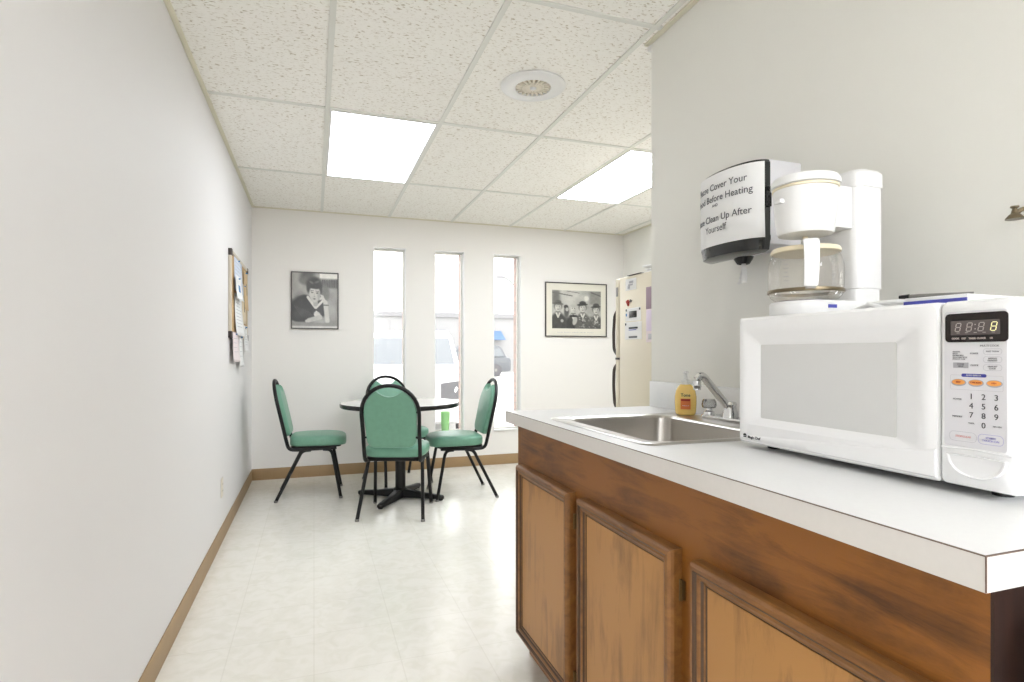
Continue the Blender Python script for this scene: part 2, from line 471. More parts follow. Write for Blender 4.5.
# cove base
def base(name, lo, hi):
    b = MB(); b.box(lo, hi, 0.002); return b.build(name, 'vinyl_base', kind='structure')
base('baseboard_left', (XL, YR, 0), (XL + .005, YB, .102))
base('baseboard_back', (XL + .005, YB - .005, 0), (XR, YB, .102))
base('baseboard_far_right', (XR - .005, YW, 0), (XR, YB - .005, .102))
base('baseboard_alcove', (XW + .12, YW, 0), (XR - .005, YW + .005, .102))

# ceiling grid (T bars) and wall angles
XG, YG, GX, GY = 0.068, 4.406, 0.61, 1.2192
b = MB()
for k in range(-0, 6):
    x = XG + GX * k
    if x < XR - .05:
        y0 = YR if x < XW else YW
        b.box((x - .012, y0 + .02, H - .006), (x + .012, YB - .02, H - .0005))
for k in range(-5, 1):
    y = YG + GY * k
    if y > YR:
        b.box((XL + .02, y - .012, H - .0055), ((XR if y > YW else XW) - .02, y + .012, H - .0002))
grid = b.build('ceiling_grid', 'tbar', ceil, smooth=False)
def angle(name, lo, hi):
    b = MB(); b.box(lo, hi, 0.0008); return b.build(name, 'angle', kind='structure')
angle('trim_1', (XL, YR, H - .008), (XL + .022, YB, H))
angle('trim_2', (XL + .022, YB - .022, H - .008), (XR, YB, H))
angle('trim_3', (XR - .022, YW, H - .008), (XR, YB - .022, H))
angle('trim_4', (XW - .022, YR, H - .010), (XW, YW + .02, H))
b = MB(); b.box((XW - .004, YW - .0, H - .03), (XW + .02, YW + .022, H)); 
b.build('trim_5', 'trim_white', kind='structure')

def ceiling_light(x, y, label, lens='diffuser'):
    t = thing('ceiling_light', label, 'light', (x + GX / 2, y + GY / 2, H))
    w, l = GX - .026, GY - .026
    b = MB(); fw = 0.012
    b.box((-w / 2, -l / 2, -.008), (-w / 2 + fw, l / 2, -.0005), mi=0); b.box((w / 2 - fw, -l / 2, -.008), (w / 2, l / 2, -.0005))
    b.box((-w / 2 + fw, -l / 2, -.008), (w / 2 - fw, -l / 2 + fw, -.0005)); b.box((-w / 2 + fw, l / 2 - fw, -.008), (w / 2 - fw, l / 2, -.0005))
    b.build('frame', 'trim_white', t, smooth=False)
    b = MB(); b.box((-w / 2 + fw, -l / 2 + fw, -.007), (w / 2 - fw, l / 2 - fw, -.001)); b.build('diffuser', lens, t, smooth=False)
    return t
ceiling_light(XG, YG - GY, 'lit fluorescent ceiling panel fully in view above the round table')
ceiling_light(XG + 3 * GX, YG - GY, 'lit fluorescent ceiling panel partly hidden behind the right partition wall', 'diffuser_bright')
ceiling_light(XG, YG - 6 * GY, 'added ceiling fill light behind the camera, nearer the left wall', 'diffuser_fill')
ceiling_light(XG + GX, YG - 6 * GY, 'added ceiling fill light behind the camera, nearer the right wall', 'diffuser_fill')

t = thing('ceiling_vent', 'round white ceiling vent with radial fins between the tiles', 'vent', (1.010, 2.60, H))
b = MB(); b.lathe([(.158, -.0005), (.158, -.006), (.150, -.012), (.10, -.016), (.088, -.014), (.086, -.002)], 48, cap0=False, cap1=False); b.build('flange', 'white_plastic', t)
b = MB(); b.lathe([(.086, -.003), (.001, -.003)], 40, cap0=False); b.build('duct', 'vent_dark', t)
b = MB()
for k in range(20):
    a = 2 * PI * k / 20; mx = Matrix.Rotation(a, 4, 'Z')
    b.box((.012, -.0045, -.013), (.085, .0045, -.006), mx=mx)
b.tube([(.052 * math.cos(2 * PI * k / 32), .052 * math.sin(2 * PI * k / 32), -.012) for k in range(32)], .003, 6, closed=True)
b.build('grille', 'vent_fin', t, smooth=False)
b = MB(); b.lathe([(.016, -.006), (.016, -.015), (.010, -.019), (.001, -.019)], 20); b.build('hub', 'white_plastic', t)

# ------------------------------------------------------------------ base cabinet, worktop
CY0, CY1, CZ = 0.417, 2.0616, 0.9147
CX = 0.689
FX = 0.732                      # face frame plane
t = thing('base_cabinet', 'brown stained wooden sink cabinet with three panelled doors under the white counter', 'cabinet', (FX, 0, 0))
ky0, ky1 = CY0 + .018, 2.040
b = MB(); b.box((0, ky0 + .004, .098), (.02, ky1, CZ - .041))
b.box((.02, ky0 + .02, .098), (.58, ky0 + .021, .1))
b.build('face_frame', 'wood', t, smooth=False)
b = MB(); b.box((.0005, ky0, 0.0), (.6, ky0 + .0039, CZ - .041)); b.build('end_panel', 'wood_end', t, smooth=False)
b = MB(); b.box((.0205, ky1 - .018, .098), (.6, ky1 - .0005, CZ - .041)); b.build('far_end_panel', 'wood', t, smooth=False)
b = MB(); b.box((.0205, ky0 + .0045, .098), (.6, ky1 - .019, .112)); b.build('cabinet_floor', 'wood', t, smooth=False)
b = MB(); b.box((.045, ky0 + .005, 0), (.06, ky1 - .02, .097)); b.box((.038, ky0 + .005, 0), (.045, ky1 - .02, .02)); b.build('toe_kick', 'wood_mould', t, smooth=False)

def door(y0, y1, z0, z1, first_hinges):
    prof = [(0, -.001, 1), (0, .020, 1), (.002, .027, 1), (.007, .032, 1), (.014, .033, 1), (.018, .030, 2), (.020, .027, 2), (.025, .0275, 1),
            (.030, .025, 1), (.033, .020, 2), (.037, .019, 1), (.040, .016, 2), (.042, .016, 0)]
    b = MB(); rings = []; mis = []
    for ins, d, mi in prof:
        rings.append([(-d, y0 + ins, z0 + ins), (-d, y1 - ins, z0 + ins), (-d, y1 - ins, z1 - ins), (-d, y0 + ins, z1 - ins)]); mis.append(mi)
    R = [[b.bm.verts.new(p) for p in r] for r in rings]
    for k in range(len(R) - 1):
        for i in range(4):
            j = (i + 1) % 4; b.face([R[k][i], R[k][j], R[k + 1][j], R[k + 1][i]], mis[k + 1] if k < len(R) - 2 else 2)
    b.face(list(reversed(R[0])), 1)
    d = b.build('door', ['wood_panel', 'wood_mould', 'glaze'], t, ang=12)
    # flat field as a sub-part
    ins = .042
    b = MB(); b.box((-.0178, y0 + ins - .001, z0 + ins - .001), (-.0150, y1 - ins + .001, z1 - ins + .001)); b.build('field_panel', 'wood_panel', d, smooth=False)
    for z in (z0 + .07, z1 - .085):
        b = MB(); b.box((-.003, y0 - .012, z - .02), (-.0005, y0 - .001, z + .02)); b.tube([(-.006, y0 - .004, z - .022), (-.006, y0 - .004, z + .022)], .004, 8)
        b.build('hinge', 'hinge', d)
    return d
for y0, y1 in ((1.535, 1.985), (1.018, 1.469), (0.487, 0.955)):
    door(y0, y1, .105, .724, 0)

# sink cut-out
SX0, SX1, SY0, SY1 = 0.742, 1.272, 1.168, 1.772
hx0, hx1, hy0, hy1 = SX0 + .022, SX1 - .02, SY0 + .02, SY1 - .02
t = thing('countertop', 'white laminate counter with square edges and low backsplash against right wall', 'countertop', (CX, CY0, CZ))
b = MB(); L = CY1 - CY0; D = XW - CX - .001; th = .04
def cb(x0, y0, x1, y1): b.box((x0 - CX, y0 - CY0, -th), (x1 - CX, y1 - CY0, 0))
cb(CX + .002, CY0 + .002, hx0, CY1); cb(hx1, CY0 + .002, XW - .001, CY1); cb(hx0, CY0 + .002, hx1, hy0); cb(hx0, hy1, hx1, CY1)
b.build('worktop', 'laminate', t, smooth=False)
b = MB(); b.box((0, 0, -th - .0005), (.002, L, -.0012)); b.box((.002, 0, -th - .0005), (D, .002, -.0012)); b.box((0, L, -th - .0005), (D, L + .002, -.0012))
b.build('edge_banding', 'laminate_edge', t, smooth=False)
b = MB(); b.box((-.0004, -.0004, -.0012), (.002, L, .0001)); b.box((.002, -.0004, -.0012), (D, .002, .0001)); b.box((-.0005, -.0005, -th), (.0009, .0009, -.0012))
b.build('edge_seam', 'seam', t, smooth=False)
b = MB(); b.box((XW - .02 - CX, .003, 0), (XW - .001 - CX, L - .002, .104), .002); b.build('backsplash', 'laminate', t)

# ------------------------------------------------------------------ sink
t = thing('sink', 'stainless steel drop-in sink set in the white counter', 'sink', ((SX0 + SX1) / 2, (SY0 + SY1) / 2, CZ))
cx, cy = (SX0 + SX1) / 2, (SY0 + SY1) / 2
def ring(x0, y0, x1, y1, r, z): return [(a - cx, c - cy, z) for a, c in rrect(x0, y0, x1, y1, r, 6)]
bx0, bx1, by0, by1 = .790, 1.178, 1.208, 1.732
b = MB()
b.loft([ring(SX0, SY0, SX1, SY1, .03, .0006), ring(SX0 + .002, SY0 + .002, SX1 - .002, SY1 - .002, .03, .004), ring(SX0 + .010, SY0 + .010, SX1 - .010, SY1 - .010, .028, .0055),
        ring(SX0 + .016, SY0 + .016, SX1 - .014, SY1 - .016, .026, .0035), ring(bx0 - .006, by0 - .006, bx1 + .006, by1 + .006, .05, .003),
        ring(bx0, by0, bx1, by1, .05, .0005), ring(bx0 + .004, by0 + .004, bx1 - .004, by1 - .004, .05, -.006)], cap0=False, cap1=False)
b.build('rim', 'steel', t, ang=50)
b = MB()
b.loft([ring(bx0 + .004, by0 + .004, bx1 - .004, by1 - .004, .05, -.006), ring(bx0 + .010, by0 + .010, bx1 - .010, by1 - .010, .055, -.14), ring(bx0 + .018, by0 + .018, bx1 - .018, by1 - .018, .06, -.162),
        ring(bx0 + .04, by0 + .04, bx1 - .04, by1 - .04, .06, -.172), ring(cx - .03, cy - .03, cx + .03, cy + .03, .029, -.176)], cap0=False)
b.build('basin', 'steel', t, ang=60)
b = MB(); b.lathe([(.044, -.1745), (.044, -.172), (.036, -.171), (.030, -.1745)], 28, c=(0, 0, 0), cap0=False); b.build('drain', 'chrome', t)

# faucet
t = thing('faucet', 'chrome sink faucet with straight slanting spout and clear knobs', 'faucet', (1.235, 1.47, CZ + .0036))
b = MB(); b.prism(rrect(-.028, -.125, .028, .125, .027, 6), 0, .016, bev=.006, seg=3); b.build('base_plate', 'chrome', t)
b = MB(); b.lathe([(.024, .016), (.023, .03), (.019, .04), (.018, .052), (.020, .056), (.017, .064), (.001, .066)], 24); b.build('body', 'chrome', t)
b = MB()
d = Vector((-.93, .05, 0)).normalized()
sp = [Vector((0, 0, .045)) + d * .006, Vector((0, 0, .062)) + d * .022, Vector((0, 0, .128)) + d * .082, Vector((0, 0, .146)) + d * .098, Vector((0, 0, .146)) + d * .112, Vector((0, 0, .136)) + d * .120]
b.tube(smooth_path(sp, .012, 4), .0125, 12, sq=.85); b.build('spout', 'chrome', t)
e = Vector((0, 0, .1)) + d * .120
b = MB(); b.lathe([(.012, .032), (.013, .026), (.013, .014), (.011, .010), (.0115, .004), (.009, .0035)], 20, c=e); b.build('aerator', 'chrome', t)
for s in (1, -1):
    b = MB(); b.lathe([(.018, .016), (.017, .024), (.010, .028), (.009, .034)], 20, c=(0, s * .102, 0)); hb = b.build('knob_base', 'chrome', t)
    b = MB(); b.lathe([(.010, .034), (.021, .037), (.024, .046), (.022, .058), (.018, .065), (.001, .066)], 10, c=(0, s * .102, 0)); b.build('knob', 'acrylic', hb, ang=20)

# soap bottle
t = thing('soap_bottle', 'orange liquid soap pump bottle standing behind the sink', 'bottle', (1.236, 1.700, CZ + .0045), rz=math.radians(54))
b = MB()
# local: front label faces -x ; wide in y
prof = [(.0215, 0), (.0245, .003), (.026, .012), (.0272, .04), (.027, .062), (.0245, .082), (.019, .098), (.0125, .106)]
b.lathe([(r * 1.36, z) for r, z in prof], 32, sx=.66, sy=1.0); body = b.build('bottle_body', 'soap', t)
b = MB(); b.lathe([(.0125, .1055), (.0125, .111), (.0135, .1115), (.0135, .121), (.0125, .122), (.006, .1225), (.0055, .142), (.009, .1425), (.0095, .15), (.001, .152)], 20)
b.tube([(-.004, 0, .147), (-.030, 0, .150), (-.036, 0, .145)], [.0045, .0038, .003], 8)
b.build('pump', 'clear_white', t)
def on_bottle(s, z, dd):
    # wrap a point onto the label side (-x)
    r = np.interp(z, [p[1] for p in prof], [p[0] * 1.36 for p in prof])
    a = s / r * 1.0
    a = max(-1.3, min(1.3, a))
    return (-(r * .66 + dd) * math.cos(a), -(r + dd) * math.sin(a), z)
def wrap_patch(s0, s1, z0, z1, dd, n=10, m=4):
    b = MB(); rows = []
    for j in range(m + 1):
        rows.append([b.bm.verts.new(on_bottle(s0 + (s1 - s0) * i / n, z0 + (z1 - z0) * j / m, dd)) for i in range(n + 1)])
    for j in range(m):
        for i in range(n): b.face([rows[j][i], rows[j][i + 1], rows[j + 1][i + 1], rows[j + 1][i]])
    return b
wrap_patch(-.019, .019, .018, .088, .0004, 12, 8).build('label', 'soap', body)
wrap_patch(-.017, .017, .020, .057, .0007).build('label_band', 'soap_dark', body)
wrap_patch(-.015, .015, .049, .056, .0010).build('label_stripe', 'label_red', body)
b = MB(); b.mesh(text_mesh('Tone', .015, .0002, bold=.0003), lambda x, y, z: on_bottle(x, y + .069, .0010 + z)); b.build('label_name', 'black_print', body, smooth=False)
b = MB(); b.mesh(text_mesh('antibacterial', .0045, .0001), lambda x, y, z: on_bottle(x, y + .033, .0012 + z)); b.build('label_text', 'paper', body, smooth=False)

# ------------------------------------------------------------------ microwave (front faces -x)
MX, MY0, MY1, MZ0, MZ1 = 0.949, 0.537, 1.103, 0.928, 1.217
MT = CZ
t = thing('microwave', 'white microwave oven with keypad standing on the counter', 'microwave', (MX, MY0, CZ))
def w2(y, z): return (y - MY0, z - CZ)
W = MY1 - MY0; z0, z1 = MZ0 - CZ, MZ1 - CZ
b = MB(); b.box((.022, .004, z0 + .004), (.352, W - .004, z1 - .003), .008, 3); b.build('casing', 'white_plastic', t)
for y in (.05, W - .05):
    for x in (.06, .31):
        b = MB(); b.lathe([(.014, 0), (.016, z0 + .006)], 16, c=(x, y, 0)); b.build('foot', 'black_plastic', t)
ys = 0.642 - MY0                # seam between door and control panel
# door: frame ring + recessed bevel + kick
def q(y, z, d): return (d, y, z)
dz0, dz1, dy0, dy1 = z0, z1, ys + .0012, W
oy0, oy1, oz0, oz1 = .675 - MY0, 1.079 - MY0, .972 - CZ, 1.187 - CZ
iy0, iy1, iz0, iz1 = .718 - MY0, 1.035 - MY0, .989 - CZ, 1.153 - CZ
b = MB()
def rr(y0, za, y1, zb, r, d, n=5): return [(d, a, c) for a, c in rrect(y0, za, y1, zb, r, n)]
b.loft([rr(dy0, dz0, dy1, dz1, .004, .024), rr(dy0, dz0, dy1, dz1, .006, .006), rr(dy0 + .003, dz0 + .003, dy1 - .006, dz1 - .005, .010, .0005), rr(dy0 + .008, dz0 + .008, dy1 - .014, dz1 - .012, .014, -.001),
        rr(oy0, oz0, oy1, oz1, .012, -.002), rr(oy0 + .006, oz0 + .004, oy1 - .006, oz1 - .006, .010, .0006),
        rr(iy0 - .004, iz0 - .002, iy1 + .004, iz1 + .004, .004, .004), rr(iy0, iz0, iy1, iz1, .003, .006)], cap1=False)
dr = b.build('door', 'white_gloss', t, ang=28)
b = MB(); b.box((.0055, iy0 - .001, iz0 - .001), (.012, iy1 + .001, iz1 + .001)); b.build('door_window', 'door_screen', dr, smooth=False)
# swept lower lip: a shallow curved ridge across the foot of the door
b = MB(); n = 24
kr = []
for k in range(n + 1):
    s = k / n; y = dy0 + .004 + (dy1 - .018 - dy0) * s
    zt = (.981 - CZ) - (.981 - .945) * (s ** .75)
    zb = z0 + .004 + .002 * s
    kr.append([(.002, y, zb), (-.0034, y, zb + .004), (-.0042, y, zt - .006), (-.0030, y, zt - .0015), (.0, y, zt)])
b.loft(kr, closed=False, cap0=False, cap1=False); b.face([b.bm.verts.new(p) for p in kr[0]]); b.build('door_lip', 'white_gloss', dr, ang=50)
def mt(body, yc, zc, size, matn, name, par, d=-.0008, align='CENTER', bold=0.0, mb=None):
    b = mb or MB()
    b.mesh(text_mesh(body, size, .0002, align, bold), lambda x, y, z: (d - z, (yc - MY0) - x, (zc - CZ) + y))
    if mb is None: return b.build(name, matn, par, smooth=False)
mt('Magic Chef', 1.046, .9425, .0085, 'black_print', 'brand_name', dr, d=-.0048, bold=.0002)
b = MB(); b.box((-.0050, 1.075 - MY0 - .0045, .9405 - CZ), (-.0045, 1.075 - MY0 + .0045, .943 - CZ)); b.prism(arc(0, 0, .0055, 0, PI, 8), -.0050, -.0045, f=lambda a, c, z: (z, 1.075 - MY0 + a, .944 - CZ + c)); b.build('brand_mark', 'black_print', dr, smooth=False)

# control panel
b = MB(); py0, py1 = 0.0, ys - .0012
b.loft([rr(py0, z0, py1, z1, .004, .024), rr(py0, z0, py1, z1, .006, .010), rr(py0 + .004, z0 + .002, py1 - .001, z1 - .003, .008, .003), rr(py0 + .010, z0 + .006, py1 - .003, z1 - .008, .010, .0005)])
cp = b.build('control_panel', 'white_gloss', t, ang=28)
def film(y0, za, y1, zb, r, d, name, matn, par, th=.0006):
    b = MB(); b.prism(rrect(y0 - MY0, za - CZ, y1 - MY0, zb - CZ, r, 4), -d, -d - th, f=lambda a, c, z: (z, a, c)); return b.build(name, matn, par, smooth=False)
film(.547, .990, .634, 1.200, .004, -.0001, 'keypad_film', 'panel_grey', cp, .0006)
dp = film(.545, 1.152, .632, 1.1965, .006, .0003, 'display', 'dark_display', cp, .0012)
film(.555, 1.163, .6235, 1.185, .001, .0016, 'display_glass', 'lcd', dp, .0003)
def seg8(yc, zc, h, name, matn, par):
    b = MB(); w = h * .55; k = .0012; sl = .18
    def bar(s0, t0, s1, t1):
        dx, dy = s1 - s0, t1 - t0; l = math.hypot(dx, dy); nx, ny = -dy / l * k / 2, dx / l * k / 2
        pts = [(s0 + nx, t0 + ny), (s0 - nx, t0 - ny), (s1 - nx, t1 - ny), (s1 + nx, t1 + ny)]
        b.prism([(-(a + c * sl), c) for a, c in pts], -.0020, -.0022, f=lambda a, c, z: (z, yc - MY0 + a, zc - CZ + c))
    hw, hh = w / 2, h / 2; g = .0006
    for t_ in (-hh, 0, hh): bar(-hw + g, t_, hw - g, t_)
    for s_ in (-hw, hw): bar(s_, -hh + g, s_, -g); bar(s_, g, s_, hh - g)
    return b.build(name, matn, par, smooth=False)
for yc in (.6125, .5965, .580): seg8(yc, 1.175, .0125, 'digit', 'segment', dp)
seg8(.5630, 1.175, .0125, 'lit_digit', 'segment_lit', dp)
b = MB()
for dz in (-.003, .0035): b.box((-.0022, .5882 - MY0 - .0008, 1.175 - CZ + dz - .0008), (-.0020, .5882 - MY0 + .0008, 1.175 - CZ + dz + .0008))
b.build('colon', 'segment', dp, smooth=False)
b = MB()
for i, w_ in enumerate((.60, .60, .60, .60, .60)):
    yc = .6125 - i * .0122
    b.box((-.0022, yc - MY0 - .0022, 1.1660 - CZ), (-.0020, yc - MY0 + .0022, 1.1668 - CZ))
b.build('indicator_marks', 'segment', dp, smooth=False)
b = MB()
for s_, yc in (('COOK', .6165), ('DEF', .6045), ('TIMER', .5925), ('CLOCK', .5800), ('LB', .5665)): mt(s_, yc, 1.1575, .0036, None, None, None, d=-.0018, mb=b, bold=.0002)
b.build('display_legend', 'segment', dp, smooth=False)
def outline(y0, za, y1, zb, r, wd, name, matn, par, d=-.0009):
    b = MB(); o = rrect(y0 - MY0, za - CZ, y1 - MY0, zb - CZ, r, 4); i = rrect(y0 - MY0 + wd, za - CZ + wd, y1 - MY0 - wd, zb - CZ - wd, max(r - wd, .0002), 4)
    b.loft([[(d, a, c) for a, c in o], [(d, a, c) for a, c in i]], cap0=False, cap1=False); return b.build(name, matn, par, smooth=False)
mt('MULTI COOK', .5695, 1.146, .0042, 'grey_print', 'keypad_title', cp)
for zc, s_ in ((1.1375, 'FAST THAW'), (1.1255, 'WEIGHT\nDEFROST'), (1.1135, 'MEMORY\nCOOK')):
    k = outline(.553, zc - .0045, .578, zc + .0045, .004, .0004, 'key', 'pale_print', cp)
    mt(s_, .5655, zc, .0031, 'grey_print', 'key_text', k)
b = MB()
for i, s_ in enumerate(('FROZEN', 'PIZZA', 'ENTREE BEEF', 'VEGETABLE 8 OZ', 'POTATO 2 LBS')): mt(s_, .6215, 1.1372 - i * .0029, .0028, None, None, None, align='LEFT', mb=b)
b.build('cooking_list', 'grey_print', cp, smooth=False)
k = film(.5985, 1.1120, .6205, 1.1205, .001, .0006, 'cook_key', 'pale_print', cp, .0003)
mt('COOK\nHELP', .6095, 1.1163, .0034, 'grey_print', 'key_text', k, d=-.0011)
b = MB(); mt('POWER', .5905, 1.1345, .0033, None, None, None, mb=b); mt('CLOCK', .590, 1.1165, .0033, None, None, None, mb=b); b.build('side_text', 'grey_print', cp, smooth=False)
film(.5735, 1.0985, .6085, 1.1035, .0024, .0006, 'title_badge', 'blue_print', cp, .0003)
mt('AUTO SENSOR', .591, 1.101, .0032, 'paper', 'title_badge_text', cp, d=-.0013)
outline(.5515, 1.0785, .6245, 1.1012, .002, .0003, 'key_group_outline', 'pale_print', cp)
for yc, s_ in ((.6125, 'BEEF'), (.588, 'CHICKEN'), (.5632, 'FISH')):
    b = MB(); b.prism([(yc - MY0 + .0108 * math.cos(2 * PI * k / 28), 1.0895 - CZ + .0056 * math.sin(2 * PI * k / 28)) for k in range(28)], -.0006, -.0010, f=lambda a, c, z: (z, a, c))
    k = b.build('oval_key', 'pale_print', cp, smooth=False)
    b = MB(); b.prism([(yc - MY0 + .0095 * math.cos(2 * PI * j / 28), 1.0902 - CZ + .0042 * math.sin(2 * PI * j / 28)) for j in range(28)], -.0010, -.0013, f=lambda a, c, z: (z, a, c))
    b.build('oval_face', 'orange', k, smooth=False)
    mt(s_, yc, 1.0902, .0034, 'label_red', 'key_text', k, d=-.0016)
rows = [('1', '2', '3'), ('4', '5', '6'), ('7', '8', '9'), (None, '0', None)]
for r_, row in enumerate(rows):
    for c_, s_ in enumerate(row):
        if s_: mt(s_, (.5945, .5775, .5605)[c_], 1.0685 - .0142 * r_, .0122, 'black_print', 'number_key', cp)
for s_, yc, zc, sz in (('POWER', .6145, 1.0635, .0036), ('MEMORY', .6145, 1.0365, .0036), ('TIMER', .5945, 1.0278, .0032), ('AM / PM', .5595, 1.0262, .0032)):
    mt(s_, yc, zc, sz, 'grey_print', 'key_text', cp)
k = outline(.587, .9985, .626, 1.0135, .006, .0004, 'stop_key', 'pale_print', cp); mt('STOP/CLEAR', .606, 1.006, .0040, 'red_print', 'key_text', k)
k = outline(.551, .9985, .585, 1.0135, .006, .0004, 'start_key', 'violet_print', cp); mt('START/\nTOUCH ON', .568, 1.006, .0042, 'violet_print', 'key_text', k)
# shallow step line above the release button, and the button itself
b = MB(); b.tube([(-.0008, .003, .9855 - CZ), (-.0012, ys * .5, .9885 - CZ), (-.0008, ys - .003, .9865 - CZ)], .0016, 8); b.build('panel_ridge', 'white_gloss', cp)
b = MB(); pts = [(.0945, .0005)] + [(.052 - .0425 * math.cos(PI * k / 24) * -1, -.034 * math.sin(PI * k / 24)) for k in range(25)]
top = [(.0945 - .085 * k / 8, .004 * math.sin(PI * k / 8) * .4) for k in range(9)]
bot = [(.052 - .0425 * math.cos(PI * k / 20), -.0335 * math.sin(PI * k / 20) ** .9) for k in range(1, 20)]
outl = top + bot
f = lambda s, d: [(d, .052 + (a - .052) * s, .977 - CZ + (c + .012) * s - .012) for a, c in outl]
b.loft([f(1, .0006), f(1, -.0010), f(.97, -.0026), f(.90, -.0026), f(.84, -.0010), f(.6, .0), f(.2, .0003)], cap0=False); b.build('release_button', 'white_gloss', cp, ang=25)

# ------------------------------------------------------------------ coffee maker on the microwave
ZT = MZ1 - .002
t = thing('coffee_maker', 'white drip coffee maker standing on top of the microwave', 'coffee maker', (1.043, 0.997, ZT), rz=math.radians(2))
t.scale = (1, 1, .958)
# local +x points from the carafe to the tower
def outline_base(r, xb, hw, z, rb=.02):
    p = [(r * math.cos(a), r * math.sin(a), z) for a in [PI / 2 + PI * k / 18 for k in range(19)]]
    q_ = [(xb - rb + rb * math.cos(a), -hw + rb + rb * math.sin(a), z) for a in [-PI / 2 + PI / 2 * k / 5 for k in range(6)]]
    s_ = [(xb - rb + rb * math.cos(a), hw - rb + rb * math.sin(a), z) for a in [PI / 2 * k / 5 for k in range(6)]]
    return p + q_ + s_
b = MB(); b.loft([outline_base(.072, .168, .068, 0), outline_base(.074, .170, .070, .003), outline_base(.074, .170, .070, .030), outline_base(.070, .168, .068, .035)])
b.build('base', 'white_plastic', t)
b = MB(); b.lathe([(.058, .035), (.058, .038), (.001, .038)], 32); b.build('hot_plate', 'grey_metal', t)
def rb(x0, y0, x1, y1, r, z): return [(a, c, z) for a, c in rrect(x0, y0, x1, y1, r, 6)]
b = MB(); b.loft([rb(.086, -.062, .168, .062, .022, .035), rb(.086, -.062, .168, .062, .022, .066), rb(.084, -.065, .171, .065, .024, .067), rb(.084, -.065, .171, .065, .024, .302)])
b.build('tower', 'white_plastic', t)
b = MB(); b.loft([rb(.082, -.067, .173, .067, .025, .3022), rb(.082, -.067, .173, .067, .025, .334), rb(.088, -.061, .167, .061, .022, .342)]); b.build('tank_lid', 'white_plastic', t)
# arm joining tower and basket
b = MB(); b.loft([rb(.03, -.052, .0835, .052, .006, .205), rb(.03, -.052, .0835, .052, .006, .300)]); b.build('arm', 'white_plastic', t)
b = MB(); b.lathe([(.012, .190), (.056, .193), (.059, .200), (.064, .245), (.066, .296)], 40); bk = b.build('filter_basket', 'white_plastic', t)
b = MB(); b.lathe([(.0665, .2965), (.0685, .297), (.0685, .302), (.066, .3025)], 40); b.build('basket_rim', 'ivory_plastic', bk)
b = MB(); b.box((.058, -.012, .262), (.074, .012, .272), .003, mx=Matrix.Rotation(math.radians(172), 4, 'Z')); b.build('basket_grip', 'white_plastic', bk)
b = MB(); b.lathe([(.067, .303), (.071, .305), (.071, .316), (.066, .324), (.04, .329), (.001, .330)], 40); b.build('basket_lid', 'white_plastic', t)
b = MB(); b.lathe([(.006, .189), (.005, .183), (.001, .183)], 12); b.build('drip_spout', 'ivory_plastic', t)
b = MB(); a = math.radians(227)
for s in (0,):
    a = math.radians(266); ca, sa = math.cos(a), math.sin(a)
    mx = Matrix.Translation((.0745 * ca, .0745 * sa, .021)) @ Matrix.Rotation(a, 4, 'Z')
    b.box((-.0012, -.011, -.0038), (.0006, .011, .0038), mx=mx)
b.build('brand_plate', 'blue_print', t, smooth=False)

t = thing('coffee_carafe', 'glass coffee carafe with white handle sitting in the coffee maker', 'carafe', (1.043, 0.997, ZT + .0366))
b = MB(); b.lathe([(.05, .0005), (.064, .001), (.073, .010), (.077, .028), (.0775, .062), (.076, .082), (.071, .098), (.066, .108)], 44, cap1=False); g = b.build('glass_bowl', 'carafe_glass', t)
b = MB(); b.lathe([(.0762, .0165), (.0785, .018), (.079, .023), (.0785, .0245)], 44, cap0=False, cap1=False); b.build('metal_band', 'bronze', t)
b = MB(); b.lathe([(.0672, .106), (.071, .107), (.0715, .112), (.069, .117), (.050, .120), (.018, .121), (.001, .121)], 44); b.build('lid', 'ivory_plastic', t)
ha = math.radians(231)
mxh = Matrix.Rotation(ha, 4, 'Z')
b = MB()
pth = smooth_path([(.062, 0, .118), (.090, 0, .124), (.098, 0, .10), (.094, 0, .045), (.082, 0, .028)], .02, 5)
rings = []
for i, p in enumerate(pth):
    a_ = pth[max(i - 1, 0)]; c_ = pth[min(i + 1, len(pth) - 1)]; tg = (c_ - a_).normalized(); nn = Vector((tg.z, 0, -tg.x))
    w_ = .0155 - .002 * i / len(pth)
    rings.append([mxh @ (p + nn * .005 * sx_ + Vector((0, w_ * sy_, 0))) for sx_, sy_ in ((1, -.7), (1, .7), (.5, 1), (-.5, 1), (-1, .7), (-1, -.7), (-.5, -1), (.5, -1))])
b.loft(rings); b.build('handle', 'white_gloss', t, ang=50)
b = MB(); b.box((.076, -.010, .020), (.086, .010, .031), .002, mx=mxh); b.lathe([(.003, .086), (.003, .0875)], 10, c=(0, 0, 0), axis='x') if False else None
b.build('handle_clamp', 'grey_metal', t)
for a_ in (ha - .62, ha + .62):
    b = MB()
    for k in range(6):
        mm = Matrix.Rotation(a_, 4, 'Z'); z = .04 + k * .009; r = .0779
        b.box((r, -.006 if k % 2 else -.004, z), (r + .0006, .006 if k % 2 else .004, z + .0009), mx=mm)
    b.build('cup_marks', 'pale_print', t, smooth=False)

